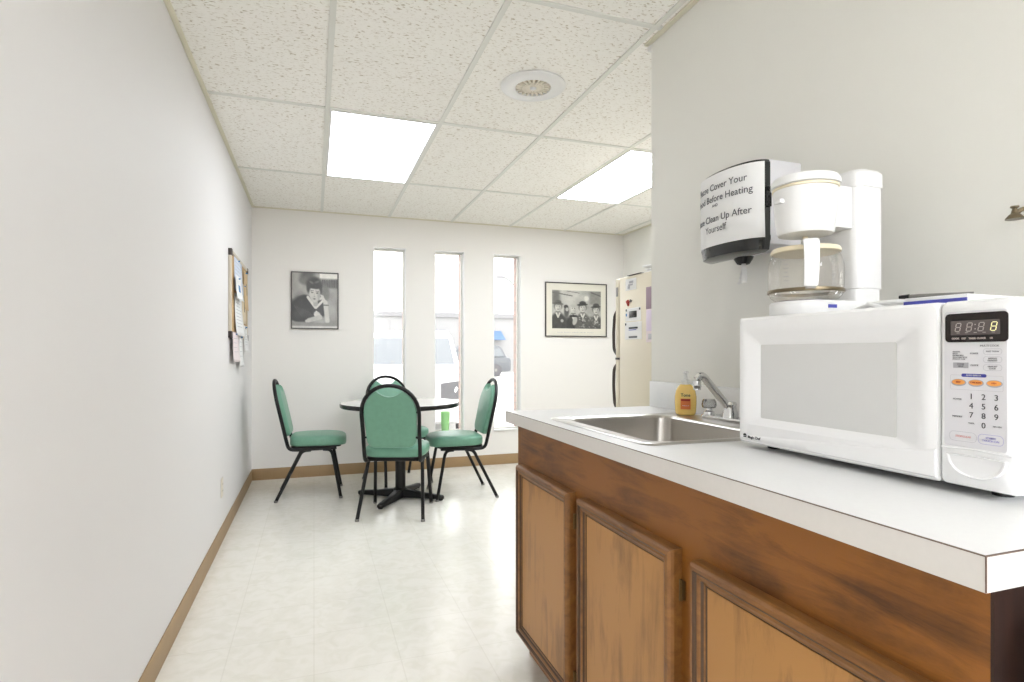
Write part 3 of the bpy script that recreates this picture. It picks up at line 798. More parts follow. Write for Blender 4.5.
# cord and things on the microwave top
b = MB(); b.tube(smooth_path([(1.19, .925, ZT + .0055), (1.06, .90, ZT + .0055), (1.00, .83, ZT + .0055), (.99, .79, ZT + .0125), (1.0, .74, ZT + .0135), (1.04, .74, ZT + .0125), (1.04, .80, ZT + .0135), (.995, .81, ZT + .0145), (.985, .775, ZT + .0055), (1.05, .765, ZT + .0055)], .016, 5), .0045, 8)
b.box((1.045, .75, ZT + .0014), (1.075, .78, ZT + .018), .004); tag(b.build('power_cord', 'white_plastic'), 'white power cord with plug lying on the microwave beside the coffee maker', 'cord')
t = thing('booklet', 'small white notepad with a blue edge lying on the microwave top', 'booklet', (1.13, .64, ZT + .0012))
mx = Matrix.Rotation(math.radians(4), 4, 'Z')
b = MB(); b.box((-.155, -.012, 0), (-.02, .085, .0135), .001, mx=mx); b.build('pages', 'paper', t)
b = MB(); b.box((-.1575, -.012, .0002), (-.1552, .0855, .0074), mx=mx); b.build('blue_edge', 'blue_print', t, smooth=False)
t = thing('ballpoint_pen', 'dark pen lying on the notepad on top of the microwave', 'pen', (1.000, .664, ZT + .0190))
b = MB(); b.tube([(-.014, .052, 0), (-.008, .03, 0), (.018, -.030, 0)], [.0036, .0034, .0016], 10); b.build('barrel', 'grey_metal', t)
b = MB(); b.tube([(-.020, .068, 0), (-.0145, .0535, 0)], [.0030, .0044], 10); b.build('cap', 'black_plastic', t)

# ------------------------------------------------------------------ paper towel dispenser
DY0, DY1, DXB = 1.29, 1.562, 1.222
t = thing('paper_towel_dispenser', 'black centre-pull paper towel dispenser on the wall with a notice taped on', 'dispenser', (XW, (DY0 + DY1) / 2, 1.424))
hy = (DY1 - DY0) / 2
def dcurve(off=0.0, n=48, bulge=.068):
    pts = []
    for k in range(n + 1):
        a = -PI / 2 + PI * k / n; ca, sa = math.cos(a), math.sin(a)
        pts.append((DXB - XW - (bulge + off) * abs(ca) ** .92, (hy + off) * (abs(sa) ** .92) * (1 if sa > 0 else -1)))
    return pts            # starts at near side (-y)
b = MB(); b.box((DXB - XW, -hy + .002, .022), (-.001, hy - .002, .263), .004); b.build('back_housing', 'panel_grey', t)
b = MB()
def dring(z, off, s=1.0): return [(x, y, z) for x, y in dcurve(off)]
b.loft([dring(.0, -.020), dring(.006, -.004), dring(.030, .0), dring(.034, .002), dring(.044, .002), dring(.048, .0), dring(.253, .0), dring(.262, -.006), dring(.266, -.03)], closed=True)
cv = b.build('cover', 'smoke_plastic', t, ang=30)
b = MB(); b.lathe([(.030, .0), (.027, -.008), (.018, -.022), (.015, -.022), (.012, -.004)], 24, c=(-.092, .0, .006), cap0=False, cap1=False); b.build('nozzle', 'black_plastic', t)
b = MB()
for z in (.136, .159, .176): b.lathe([(.006, -hy - .001), (.006, -hy - .006), (.004, -hy - .008), (.001, -hy - .008)], 14, c=(DXB - XW + .004 - .012, 0, z), axis='y')
b.box((DXB - XW - .016, -hy - .004, .126), (DXB - XW + .002, -hy - .0005, .184), .002)
b.build('latch', 'black_plastic', t)
b = MB()
tail = []
for k in range(8):
    z = -.012 - .062 * k / 7; w_ = .008 + .012 * (k / 7); 
    tail.append([(-.092 + math.sin(j * 1.1 + k * .5) * .004, (j - 3) / 3 * w_ + .004 * k / 7, z) for j in range(7)])
b.loft(tail, closed=False, cap0=False, cap1=False); o = b.build('towel_tail', 'paper', t)
md = o.modifiers.new('thick', 'SOLIDIFY'); md.thickness = .0006

# notice sheet, wrapped round the cover
cur = [(x + XW, y + (DY0 + DY1) / 2) for x, y in dcurve(.0035, 160)]
cum = [0]
for i in range(1, len(cur)): cum.append(cum[-1] + math.dist(cur[i], cur[i - 1]))
def on_curve(s, off):
    x = np.interp(s, cum, [c[0] for c in cur]); y = np.interp(s, cum, [c[1] for c in cur])
    x2 = np.interp(s + .002, cum, [c[0] for c in cur]); y2 = np.interp(s + .002, cum, [c[1] for c in cur])
    x1 = np.interp(s - .002, cum, [c[0] for c in cur]); y1 = np.interp(s - .002, cum, [c[1] for c in cur])
    tx, ty = x2 - x1, y2 - y1; l = math.hypot(tx, ty) or 1
    return x - ty / l * off, y + tx / l * off
SH0, SHW, NZ0, NZ1 = .020, .279, 1.462, 1.678
t = thing('notice_sheet', 'white paper notice about covering food taped round the black dispenser', 'notice', (XW, (DY0 + DY1) / 2, NZ0))
ox, oy = XW, (DY0 + DY1) / 2
b = MB(); rows = []
for j in range(9):
    row = []
    for i in range(41):
        z = (NZ1 - NZ0) * j / 8; s = SH0 + SHW * i / 40
        lift = .004 * max(0, 1 - j / 3) * max(0, 1 - i / 10)
        x, y = on_curve(s, -.0 - lift if False else lift)
        row.append(b.bm.verts.new((x - ox, y - oy, z)))
    rows.append(row)
for j in range(8):
    for i in range(40): b.face([rows[j][i], rows[j][i + 1], rows[j + 1][i + 1], rows[j + 1][i]])
sh = b.build('sheet', 'paper', t)
SIDE = 1
TS = .0288
lines = [('Please Cover Your', TS, .0668, 1.6390), ('Food Before Heating', TS, .0507, 1.6040), ('AND', .012, .1703, 1.5830), ('Please Clean Up After', TS, .0537, 1.5435), ('Yourself', TS, .1363, 1.5120)]
for body, size, s_right, zc in lines:
    b = MB()
    def fn(x, y, z, zc=zc, s_right=s_right):
        px, py = on_curve(s_right - x, .0009 + z)
        return (px - ox, py - oy, zc + y - NZ0)
    b.mesh(text_mesh(body, size, .0002, 'RIGHT'), fn); b.build('lettering', 'ink', t, smooth=False)

# wall fixture at the photo's right edge
t = thing('wall_hook', 'small tarnished metal hook with a flared cap on the right wall', 'hook', (XW, .724, 1.406))
t.scale = (.8, .8, .8)
b = MB(); b.lathe([(.018, -.0005), (.018, -.004), (.012, -.007), (.001, -.007)], 24, axis='x'); b.build('wall_plate', 'bronze', t)
b = MB(); b.tube(smooth_path([(-.006, 0, .004), (-.03, .006, .018), (-.045, .014, .006)], .015, 6), [.0055] * 8 + [.0065], 10); b.build('arm', 'bronze', t)
b = MB(); b.lathe([(.019, -.010), (.0185, -.007), (.012, .001), (.008, .004), (.0065, .010), (.005, .016), (.009, .019), (.009, .022), (.001, .0235)], 24, c=(-.048, .016, 0)); b.build('cap', 'bronze', t)

# ------------------------------------------------------------------ dining chairs (local +y is forward)
def lean(z): return -.166 - (z - .45) * .225
def make_chair(label, loc, rz):
    t = thing('dining_chair', label, 'chair', loc, rz, 'green vinyl chairs around the round table')
    hw = .192
    # seat frame and hooped back as continuous black tube
    pts = []
    def side(s): return [(s * .185, .20, .394), (s * .188, -.09, .386), (s * .19, -.152, .392), (s * hw, lean(.47), .47), (s * hw, lean(.60), .60), (s * .195, lean(.72), .72)]
    left = smooth_path(side(-1), [0, .03, .035, .03, .02, .02], 4)
    arch = [Vector((.195 * -math.cos(PI * k / 18), lean(.72 + .198 * math.sin(PI * k / 18) ** .92), .72 + .198 * math.sin(PI * k / 18) ** .92)) for k in range(1, 18)]
    right = list(reversed(smooth_path(side(1), [0, .03, .035, .03, .02, .02], 4)))
    b = MB(); b.tube(left + arch + right, .0135, 10); b.build('back_frame', 'black_metal', t)
    b = MB()
    b.tube([(-.185, .19, .394), (.185, .19, .394)], .010, 8); b.tube([(-.187, -.09, .388), (.187, -.09, .388)], .010, 8)
    b.prism(rrect(-.19, -.14, .19, .235, .05, 5), .400, .412); b.build('seat_frame', 'black_metal', t)
    # seat pad
    def srow(s, z):
        out = []
        for k in range(48):
            a = 2 * PI * k / 48; ca, sa = math.cos(a), math.sin(a)
            ex = .42 if sa < 0 else .56
            x = .214 * (abs(ca) ** ex) * (1 if ca > 0 else -1) * s; y = .214 * (abs(sa) ** ex) * (1 if sa > 0 else -1) * s
            if sa < 0: x *= 1 - .06 * (-sa)
            out.append((x, .062 + y, z - .010 * (max(0, y / .214) ** 3)))
        return out
    b = MB(); b.loft([srow(.93, .413), srow(.985, .417), srow(1.0, .428), srow(1.0, .462), srow(.985, .474), srow(.93, .483), srow(.7, .491), srow(.35, .495), srow(.05, .496)])
    b.build('seat', 'vinyl', t, ang=60)
    # back pad
    ol = []
    n = 14; r = .055; bw = .168; zb = .487
    ol += [(-bw + r - r * math.cos(a), zb + r - r * math.sin(a)) for a in [PI / 2 * k / 6 for k in range(6, -1, -1)]]
    ol = [( -bw + r - r * math.sin(PI / 2 * k / 6), zb + r - r * math.cos(PI / 2 * k / 6)) for k in range(7)]
    aw = .180
    ol += [(-aw * math.cos(PI * k / 24), .72 + .184 * math.sin(PI * k / 24) ** .92) for k in range(0, 9)]
    x0, zz0 = ol[-1]
    ol += [(x0 * (1 - k / 8), zz0 - .040 * math.sin(PI / 2 * k / 8) ** .8) for k in range(1, 9)]
    right = [(-x, z) for x, z in reversed(ol[:-1])]
    ol = ol + right
    czn = .69
    def bring(s, d):
        return [(x * s, lean(czn + (z - czn) * s) + d, czn + (z - czn) * s) for x, z in ol]
    b = MB(); b.loft([bring(.965, -.012), bring(.985, -.010), bring(.998, -.004), bring(1.0, .004), bring(.995, .016), bring(.975, .026), bring(.94, .033), bring(.88, .038)])
    b.build('backrest', 'vinyl', t, ang=24)
    for s in (-1, 1):
        for z in (.56, .735):
            b = MB(); b.box((s * .155 - .0, lean(z) - .009, z - .006), (s * .19, lean(z) + .003, z + .006)); b.build('back_bracket', 'black_metal', t, smooth=False)
    for s in (-1, 1):
        p = smooth_path([(s * .187, .10, .384), (s * .192, .165, .380), (s * .212, .232, .010)], [0, .05, 0], 6)
        b = MB(); b.tube(p, .0125, 10); l = b.build('leg', 'black_metal', t)
        b = MB(); b.lathe([(.0135, 0), (.0150, .004), (.0138, .016)], 12, c=(s * .2125, .2335, 0)); b.build('foot_cap', 'grey_metal', l)
        p = smooth_path([(s * .188, .01, .382), (s * .190, -.055, .379), (s * .222, -.238, .010)], [0, .035, 0], 6)
        b = MB(); b.tube(p, .0125, 10); l = b.build('leg', 'black_metal', t)
        b = MB(); b.lathe([(.0135, 0), (.0150, .004), (.0138, .016)], 12, c=(s * .2225, -.240, 0)); b.build('foot_cap', 'grey_metal', l)
    return t
def face(dx, dy): return math.atan2(-dx, dy)
ch = make_chair('green vinyl chair nearest the camera, seen from behind at the round table', (.562, 4.135, 0), face(math.sin(math.radians(19)), math.cos(math.radians(19))))
for label, loc, d in (
    ('green vinyl chair left of the round table, side-on near the left wall', (-.024, 4.895, 0), (1, -.045)),
    ('green vinyl chair right of the round table, side-on in front of the windows', (1.128, 4.515, 0), (-1, .03)),
    ('green vinyl chair behind the round table, mostly hidden by the nearest chair', (.704, 5.13, 0), (.29, -.956))):
    c = copy_tree(ch); c['label'] = label; c.location = loc; c.rotation_euler = (0, 0, face(*d))

# ------------------------------------------------------------------ round table
t = thing('pedestal_table', 'round pale table with black edge and black pedestal base between the green chairs', 'table', (.642, 4.53, 0))
R, TZ = .458, .752
b = MB(); b.lathe([(R - .004, TZ - .0015), (R - .006, TZ), (.001, TZ)], 72, cap0=False); b.build('tabletop', 'tabletop', t)
b = MB(); b.lathe([(.30, TZ - .032), (R - .006, TZ - .034), (R, TZ - .028), (R + .001, TZ - .006), (R - .004, TZ - .0012)], 72, cap1=False); b.build('table_edge', 'black_plastic', t)
b = MB(); b.box((-.24, -.025, TZ - .044), (.24, .025, TZ - .033)); b.box((-.025, -.24, TZ - .044), (.025, .24, TZ - .033)); b.lathe([(.07, TZ - .06), (.07, TZ - .044)], 24); b.build('top_bracket', 'black_metal', t)
b = MB(); b.lathe([(.055, .045), (.055, .075), (.040, .085), (.040, TZ - .058)], 28); b.build('column', 'black_metal', t)
a0 = math.radians(-29 - 4)
for k in range(4):
    a = a0 + k * PI / 2; mx = Matrix.Rotation(a, 4, 'Z'); b = MB()
    rings = []
    for x, hw_, zt in ((.015, .042, .075), (.08, .036, .068), (.2, .030, .050), (.33, .026, .040), (.352, .022, .038), (.362, .010, .034)):
        zb = .012
        rings.append([mx @ Vector((x, s_ * hw_, z_)) for s_, z_ in ((-1, zb), (1, zb), (1, zb + (zt - zb) * .6), (.6, zt), (-.6, zt), (-1, zb + (zt - zb) * .6))])
    b.loft(rings); arm = b.build('base_arm', 'black_metal', t, ang=50)
    b = MB(); b.lathe([(.016, 0), (.018, .004), (.016, .0125)], 14, c=tuple(mx @ Vector((.338, 0, 0)))); b.build('glide', 'black_plastic', arm)

# green tumbler on the window sill
t = thing('tumbler', 'translucent lime green plastic tumbler on the middle window sill', 'cup', (1.238, YB + .045, WZ0 + .0145))
b = MB(); b.lathe([(.034, .0), (.036, .003), (.040, .06), (.046, .19), (.044, .19), (.038, .06), (.033, .006), (.001, .006)], 28); b.build('cup_wall', 'green_cup', t)
b = MB(); b.lathe([(.0455, .188), (.048, .190), (.048, .196), (.044, .196), (.0435, .188)], 28, cap0=False, cap1=False); b.build('rim', 'green_cup', t)

# ------------------------------------------------------------------ framed pictures on the back wall
def sm(x, a, c): 
    t_ = np.clip((x - a) / (c - a), 0, 1); return t_ * t_ * (3 - 2 * t_)
class Paint:
    def __init__(s, u, v, asp=1.0, base=.6): s.u, s.v, s.asp = u, v, asp; s.c = np.full_like(u, base)
    def put(s, m, val): s.c = s.c * (1 - m) + val * m
    def el(s, x, y, rx, ry, val, rot=0, soft=.18):
        du, dv = (s.u - x), (s.v - y); ca, sa = math.cos(rot), math.sin(rot)
        d = np.sqrt(((du * ca + dv * sa) / rx) ** 2 + ((-du * sa + dv * ca) / ry) ** 2); s.put(1 - sm(d, 1 - soft, 1 + soft), val)
    def rect(s, x0, y0, x1, y1, val, e=.012):
        m = sm(s.u, x0 - e, x0 + e) * (1 - sm(s.u, x1 - e, x1 + e)) * sm(s.v, y0 - e, y0 + e) * (1 - sm(s.v, y1 - e, y1 + e)); s.put(m, val)
    def line(s, x0, y0, x1, y1, w, val):
        dx, dy = x1 - x0, y1 - y0; t_ = np.clip(((s.u - x0) * dx + (s.v - y0) * dy) / (dx * dx + dy * dy), 0, 1)
        d = np.hypot(s.u - x0 - t_ * dx, s.v - y0 - t_ * dy); s.put(1 - sm(d, w * .8, w * 1.25), val)
    def grain(s, amt, k=1):
        rs = np.random.RandomState(k); s.c = s.c + rs.normal(0, amt, s.c.shape)
def cloud(u, v, k, f=9):
    rs = np.random.RandomState(k); out = np.zeros_like(u)
    for i in range(14):
        a, b_, c_ = rs.uniform(-f, f), rs.uniform(-f, f), rs.uniform(0, 7); out += np.sin(u * a * 2 + v * b_ * 2 + c_)
    return out / 14
def portrait(u, v):
    p = Paint(u, v, base=.66)
    p.c = .70 - .10 * v + .16 * cloud(u, v, 5)
    p.el(.33, .07, .16, .13, .40, soft=.5); p.el(.25, .14, .09, .07, .46, soft=.5); p.rect(.60, .0, 1, .09, .96); p.rect(.64, .11, 1.0, .27, .46, .03)
    for k in range(9): p.line(.67 + k * .038, .12, .655 + k * .04, .25, .009, .34)
    p.el(.73, .36, .09, .15, .48, soft=.4); p.el(.20, .42, .13, .07, .58, soft=.5)
    p.el(.26, .66, .30, .23, .20, .25); p.el(.28, .53, .18, .13, .17); p.el(.62, .64, .13, .16, .20, -.3); p.el(.14, .78, .20, .11, .22)
    for k in range(6): p.line(.05 + k * .06, .60 + k * .02, .22 + k * .05, .80, .012, .27)
    p.line(.34, .44, .50, .62, .026, .82); p.line(.67, .50, .52, .63, .022, .84); p.el(.51, .545, .055, .06, .66); p.el(.55, .76, .08, .06, .80, .5)
    p.el(.48, .19, .165, .115, .20, -.1, .3); p.el(.37, .27, .055, .10, .22, soft=.4); p.el(.61, .29, .05, .13, .24, soft=.4)
    p.el(.49, .375, .118, .150, .80); p.el(.49, .475, .075, .055, .76); p.el(.58, .40, .03, .09, .66, soft=.6)
    p.el(.44, .235, .10, .045, .22, .2, .3); p.el(.56, .245, .08, .04, .24, -.3, .3); p.el(.42, .17, .05, .02, .40, .4, .5); p.el(.54, .16, .06, .02, .38, -.3, .5)
    p.el(.437, .355, .026, .011, .26); p.el(.545, .36, .026, .011, .26); p.line(.405, .325, .465, .322, .006, .34); p.line(.515, .325, .575, .335, .006, .34)
    p.line(.49, .36, .485, .415, .006, .70); p.el(.487, .425, .018, .008, .60); p.el(.487, .467, .030, .011, .34)
    p.line(.77, .86, .73, .54, .050, .78); p.line(.73, .54, .66, .44, .032, .80); p.line(.66, .43, .61, .47, .016, .82); p.line(.68, .42, .63, .40, .014, .80); p.line(.68, .575, .79, .58, .009, .34)
    p.line(.36, .86, .62, .80, .040, .74); p.line(.31, .875, .38, .86, .026, .78); p.el(.53, .70, .02, .015, .85); p.el(.50, .76, .02, .015, .85)
    p.rect(0, .90, 1, .96, .56); p.rect(0, .965, 1, 1.0, .84)
    p.c = p.c + .05 * cloud(u, v, 9, 22); p.grain(.015); c = np.clip(p.c, 0, 1); return np.stack([c * 1.0, c * .985, c * .95], 1)
def groupphoto(u, v):
    p = Paint(u, v, base=.62)
    p.c = .70 + .10 * np.sin(u * 4 + .6) * (1 - v) + .14 * cloud(u, v, 4)
    p.rect(.0, .0, .16, .35, .44, .05); p.line(0, .06, .4, .14, .014, .42); p.line(.3, .02, .55, .06, .010, .5); p.rect(.76, .0, 1, .35, .54, .05); p.line(.8, .04, 1, .13, .016, .40); p.el(.70, .2, .05, .07, .88, soft=.4)
    p.rect(.0, .70, 1, 1, .34, .06)
    p.el(.29, .56, .05, .16, .34, soft=.4); p.el(.28, .43, .045, .05, .24); p.el(.30, .50, .03, .05, .70)
    for cx_, cy_, s_, hat, body in ((.12, .44, 1.0, .38, .26), (.43, .48, .9, .80, .22), (.62, .45, 1.0, .26, .36), (.90, .50, .95, .32, .36)):
        p.el(cx_, cy_ + .44, .165 * s_, .30 * s_, body); p.el(cx_, cy_ + .15, .06, .05, .50)
        p.line(cx_ - .035, cy_ + .16, cx_, cy_ + .27, .014, .82); p.line(cx_ + .035, cy_ + .16, cx_, cy_ + .27, .014, .82)
        if hat < .5: p.el(cx_, cy_ - .02, .082 * s_, .11 * s_, .36, soft=.3)
        p.el(cx_, cy_ + .01, .062 * s_, .100 * s_, .80); p.el(cx_ + .035, cy_ + .03, .02, .06, .66, soft=.6)
        if hat < .5: p.el(cx_ - .005, cy_ - .085, .112 * s_, .032, hat, -.12 if cx_ > .3 else .1); p.el(cx_, cy_ - .125, .068 * s_, .055, hat); p.line(cx_ - .06, cy_ - .10, cx_ + .06, cy_ - .105, .009, hat - .1)
        else: p.el(cx_, cy_ - .075, .058, .045, .70)
        for e in (-.024, .024): p.el(cx_ + e, cy_ - .012, .011, .009, .30); p.line(cx_ + e - .014, cy_ - .034, cx_ + e + .014, cy_ - .036, .004, .44)
        p.line(cx_, cy_, cx_ - .004, cy_ + .03, .005, .66); p.el(cx_, cy_ + .058, .024, .010, .40)
    p.el(.43, .67, .085, .030, .14); p.el(.46, .80, .045, .11, .70, .2); p.el(.64, .78, .035, .045, .68); p.el(.90, .82, .05, .05, .66); p.el(.20, .80, .03, .04, .66)
    rs = np.random.RandomState(3)
    for k in range(60): p.el(.53 + rs.rand() * .45, .68 + rs.rand() * .30, .016, .012, .22 + rs.rand() * .45, soft=.5)
    p.c = p.c + .05 * cloud(u, v, 12, 26); p.grain(.015, 2); c = np.clip(p.c, 0, 1); return np.stack([c * 1.0, c * .985, c * .94], 1)
def framed(label, x0, x1, z0, z1, fw, func, mat_in, nx, ny):
    t = thing('framed_picture', label, 'picture', ((x0 + x1) / 2, YB, (z0 + z1) / 2))
    w, h = x1 - x0, z1 - z0
    b = MB(); d = -.018
    for lo, hi in (((-w / 2, d, -h / 2), (-w / 2 + fw, -.001, h / 2)), ((w / 2 - fw, d, -h / 2), (w / 2, -.001, h / 2)), ((-w / 2 + fw, d, -h / 2), (w / 2 - fw, -.001, -h / 2 + fw)), ((-w / 2 + fw, d, h / 2 - fw), (w / 2 - fw, -.001, h / 2))):
        b.box(lo, hi)
    b.build('frame', 'dark_brown', t, smooth=False)
    b = MB(); b.box((-w / 2 + fw, -.009, -h / 2 + fw), (w / 2 - fw, -.001, h / 2 - fw)); b.build('mat_board' if mat_in else 'backing', 'mat_board' if mat_in else 'paper', t, smooth=False)
    l, r_, tp, bt = mat_in or (0, 0, 0, 0)
    pw, ph = w - 2 * fw - l - r_, h - 2 * fw - tp - bt
    ox_, oz_ = (l - r_) / 2, (bt - tp) / 2
    print_grid('print', pw, ph, nx, ny, func, lambda s, q_: (s + ox_, -.0095, q_ + oz_), t)
    if mat_in:
        b = MB()
        for k in range(34):
            if k % 7 == 5: continue
            b.box((-.22 + k * .013, -.0096, -h / 2 + fw + bt * .42), (-.22 + k * .013 + .007, -.0091, -h / 2 + fw + bt * .42 + .005 + .004 * (k % 3 == 0)))
        b.build('caption_line', 'pale_print', t, smooth=False)
    return t
framed('framed black and white photograph of a person resting chin on hand, left of the windows', -.197, .216, 1.356, 1.878, .009, portrait, None, 84, 104)
framed('framed cream-matted black and white group photograph, right of the windows', 2.293, 3.016, 1.309, 1.885, .010, groupphoto, (.068, .060, .072, .078), 120, 92)

# ------------------------------------------------------------------ bulletin board and its papers on the left wall
t = thing('bulletin_board', 'cork bulletin board with pale frame and dark corners on left wall', 'bulletin board', (XL, 4.62, 1.52))
BY0, BY1, BZ0, BZ1 = 4.078 - 4.62, 5.06 - 4.62, 1.236 - 1.52, 1.812 - 1.52
b = MB(); b.box((.001, BY0 + .01, BZ0 + .01), (.012, BY1 - .01, BZ1 - .01)); b.build('cork_panel', 'cork', t, smooth=False)
b = MB(); fw = .022
for lo, hi in (((.001, BY0, BZ0), (.020, BY0 + fw, BZ1)), ((.001, BY1 - fw, BZ0), (.020, BY1, BZ1)), ((.001, BY0 + fw, BZ0), (.020, BY1 - fw, BZ0 + fw)), ((.001, BY0 + fw, BZ1 - fw), (.020, BY1 - fw, BZ1))): b.box(lo, hi, .002)
b.build('frame', 'board_frame', t)
for y in (BY0, BY1 - .045):
    for z in (BZ0, BZ1 - .04):
        b = MB(); b.box((.0005, y - .002, z - .002), (.0225, y + .047, z + .042), .002); b.build('corner_cap', 'dark_brown', t)
pins = []
def sheet(name, label, y0, y1, za, zb, matn, off, curl=.01, marks=(), cat='paper', pin='ink_blue'):
    t = thing(name, label, cat, (XL + .013 + off, (y0 + y1) / 2, (za + zb) / 2), group='papers pinned to the bulletin board')
    w, h = y1 - y0, zb - za; n, m = 6, 10
    b = MB(); g = []
    for j in range(m + 1):
        v = j / m
        g.append([b.bm.verts.new((curl * (v ** 2) * (0.5 + .5 * i / n), -w / 2 + w * i / n, h / 2 - h * v)) for i in range(n + 1)])
    for j in range(m):
        for i in range(n): b.face([g[j][i], g[j][i + 1], g[j + 1][i + 1], g[j + 1][i]])
    o = b.build('sheet', matn, t); md = o.modifiers.new('thick', 'SOLIDIFY'); md.thickness = .0006; md.offset = -1
    for (a0, v0, a1, v1, mm) in marks:
        b = MB()
        def P(a, v): return (curl * (v ** 2) * (.5 + .5 * a) + .0009, -w / 2 + w * a, h / 2 - h * v)
        K = 6
        gr = [[b.bm.verts.new(P(a0 + (a1 - a0) * i / 2, v0 + (v1 - v0) * j / K)) for i in range(3)] for j in range(K + 1)]
        for j in range(K):
            for i in range(2): b.face([gr[j][i], gr[j][i + 1], gr[j + 1][i + 1], gr[j + 1][i]])
        b.build('printed_block', mm, t, smooth=False)
    b = MB(); b.lathe([(.006, .0), (.004, .004), (.005, .011), (.001, .012)], 10, c=(.0012, 0, h / 2 - .012), axis='x'); b.build('push_pin', pin, t)
    return t
lines_ = lambda a0, a1, v0, v1, n: [(a0, v0 + (v1 - v0) * k / n, a1 - .08 * (k % 3), v0 + (v1 - v0) * k / n + .014, 'pale_print') for k in range(n)]
sheet('pinned_sheet', 'large pale blue sheet at the top left of the bulletin board', 4.25, 4.69, 1.56, 1.80, 'paper_blue', .002, .012, lines_(.1, .9, .15, .8, 6))
sheet('pinned_sheet', 'white sheet with a bright blue emblem at the left edge of the bulletin board', 4.20, 4.50, 1.50, 1.66, 'paper', .018, .02, [(.4, .35, .7, .65, 'ink_blue')])
sheet('pinned_sheet', 'tall white typed sheet hanging in the lower left of the bulletin board', 4.26, 4.66, 1.255, 1.545, 'paper', .003, .03, lines_(.15, .85, .12, .85, 9))
sheet('pinned_sheet', 'cream sheet beside the typed sheet in the middle of the bulletin board', 4.70, 4.95, 1.36, 1.66, 'paper_warm', .0015, .002, [(.55, .25, .7, .7, 'dark_brown')])
sheet('pinned_sheet', 'manila sheet at the far right of the bulletin board', 4.80, 5.01, 1.47, 1.77, 'paper_tan', .0045, .012, [(.7, .3, .85, .6, 'dark_brown')])
sheet('pinned_sheet', 'pale pink sheet hanging below the near corner of the bulletin board', 4.13, 4.43, 1.075, 1.275, 'paper_pink', .0085, .012, lines_(.15, .8, .2, .8, 4))
sheet('pinned_sheet', 'narrow white sheet hanging lowest below the bulletin board', 4.46, 4.68, 1.035, 1.262, 'paper', .0085, .012, lines_(.2, .8, .2, .8, 4))
sheet('pinned_sheet', 'long white strip hanging below the far end of the bulletin board', 4.76, 4.98, 1.14, 1.345, 'paper', .0085, .02, lines_(.2, .8, .3, .8, 5) + [(.4, .02, .7, .12, 'ink')])

# outlet
def outlet(y, z, label):
    t = thing('wall_outlet', label, 'outlet', (XL, y, z))
    b = MB(); b.box((.0005, -.035, -.057), (.006, .035, .057), .003); b.build('cover_plate', 'outlet', t)
    for s in (-.02, .02):
        b = MB(); b.prism(rrect(-.016, s - .013, .016, s + .013, .008, 4), .006, .0075, f=lambda a, c, d_: (d_, a, c)); r_ = b.build('socket', 'outlet', t)
        b = MB(); b.box((.0075, -.0075, s - .003), (.0079, -.005, s + .006)); b.box((.0075, .005, s - .003), (.0079, .0075, s + .006)); b.build('slot', 'slot', r_, smooth=False)
outlet(3.80, .33, 'ivory electrical outlet low on the left wall')

# ------------------------------------------------------------------ refrigerator
FXL, FYF, FZ = 2.03, 3.605, 1.66
t = thing('refrigerator', 'almond top-freezer refrigerator standing beyond the partition, side-on', 'refrigerator', (FXL, FYF, 0))
b = MB(); b.box((0, -.73, .03), (.74, -.057, FZ), .006, 2); b.build('cabinet_body', 'almond', t)
b = MB(); b.box((.01, -.72, 0), (.73, -.10, .03)); b.build('kick_base', 'black_plastic', t, smooth=False)
b = MB(); b.box((.006, -.0565, .06), (.734, -.050, FZ - .008)); b.build('door_gasket', 'almond_dark', t, smooth=False)
b = MB(); b.box((0, -.0495, 1.10), (.74, 0, FZ), .008, 3); fd = b.build('freezer_door', 'almond', t)
b = MB(); b.box((0, -.0495, .05), (.74, 0, 1.092), .008, 3); rd = b.build('fridge_door', 'almond', t)
def handle(par, za, zb):
    b = MB(); b.tube(smooth_path([(.014, 0, za), (.014, .045, za + .03 * (1 if zb > za else -1)), (.014, .052, (za + zb) / 2), (.014, .036, zb - .03 * (1 if zb > za else -1)), (.014, 0, zb)], .03, 4), .011, 10); b.build('handle', 'dark_brown', par)
handle(fd, 1.125, 1.435); handle(rd, 1.055, .74)
b = MB(); b.box((-.003, -.04, 1.535), (-.0002, -.012, 1.60), .001); b.build('badge', 'grey_metal', fd)
b = MB(); b.box((-.004, -.056, 1.089), (.02, -.004, 1.103), .001); b.build('hinge', 'dark_brown', t)

def on_fridge(name, label, cat, y0, y1, za, zb, matn, bits):
    t = thing(name, label, cat, (FXL, (y0 + y1) / 2, (za + zb) / 2)); w, h = y1 - y0, zb - za
    b = MB(); b.box((-.0022, -w / 2, -h / 2), (-.0004, w / 2, h / 2)); b.build('sheet', matn, t, smooth=False)
    for nm, mm, s0, v0, s1, v1 in bits:   # s measured from the viewer's left (far end)
        b = MB(); b.box((-.0045, w / 2 - s1 * w, h / 2 - v1 * h), (-.0022, w / 2 - s0 * w, h / 2 - v0 * h), .0008); b.build(nm, mm, t)
    return t
on_fridge('drawing_sheet', 'white sheet with a pencil drawing near the top of the refrigerator side', 'paper', 3.325, 3.462, 1.562, 1.640, 'paper',
          [('pencil_mark', 'pale_print', .25, .45, .7, .6), ('pencil_mark', 'pale_print', .35, .2, .75, .4), ('pencil_mark', 'pale_print', .2, .6, .4, .85)])
t = thing('magnet', 'small red berry cluster magnet on the refrigerator side', 'magnet', (FXL, 3.42, 1.478))
b = MB()
for y, z, r in ((.03, .012, .013), (.012, .018, .012), (.018, -.004, .013), (-.002, .004, .012), (.006, -.02, .012)): b.lathe([(r * .8, -.001), (r * .7, -.007), (r * .35, -.010), (.0005, -.011)], 12, c=(0, y * .7, z * .7), axis='x')
b.build('berries', 'label_red', t)
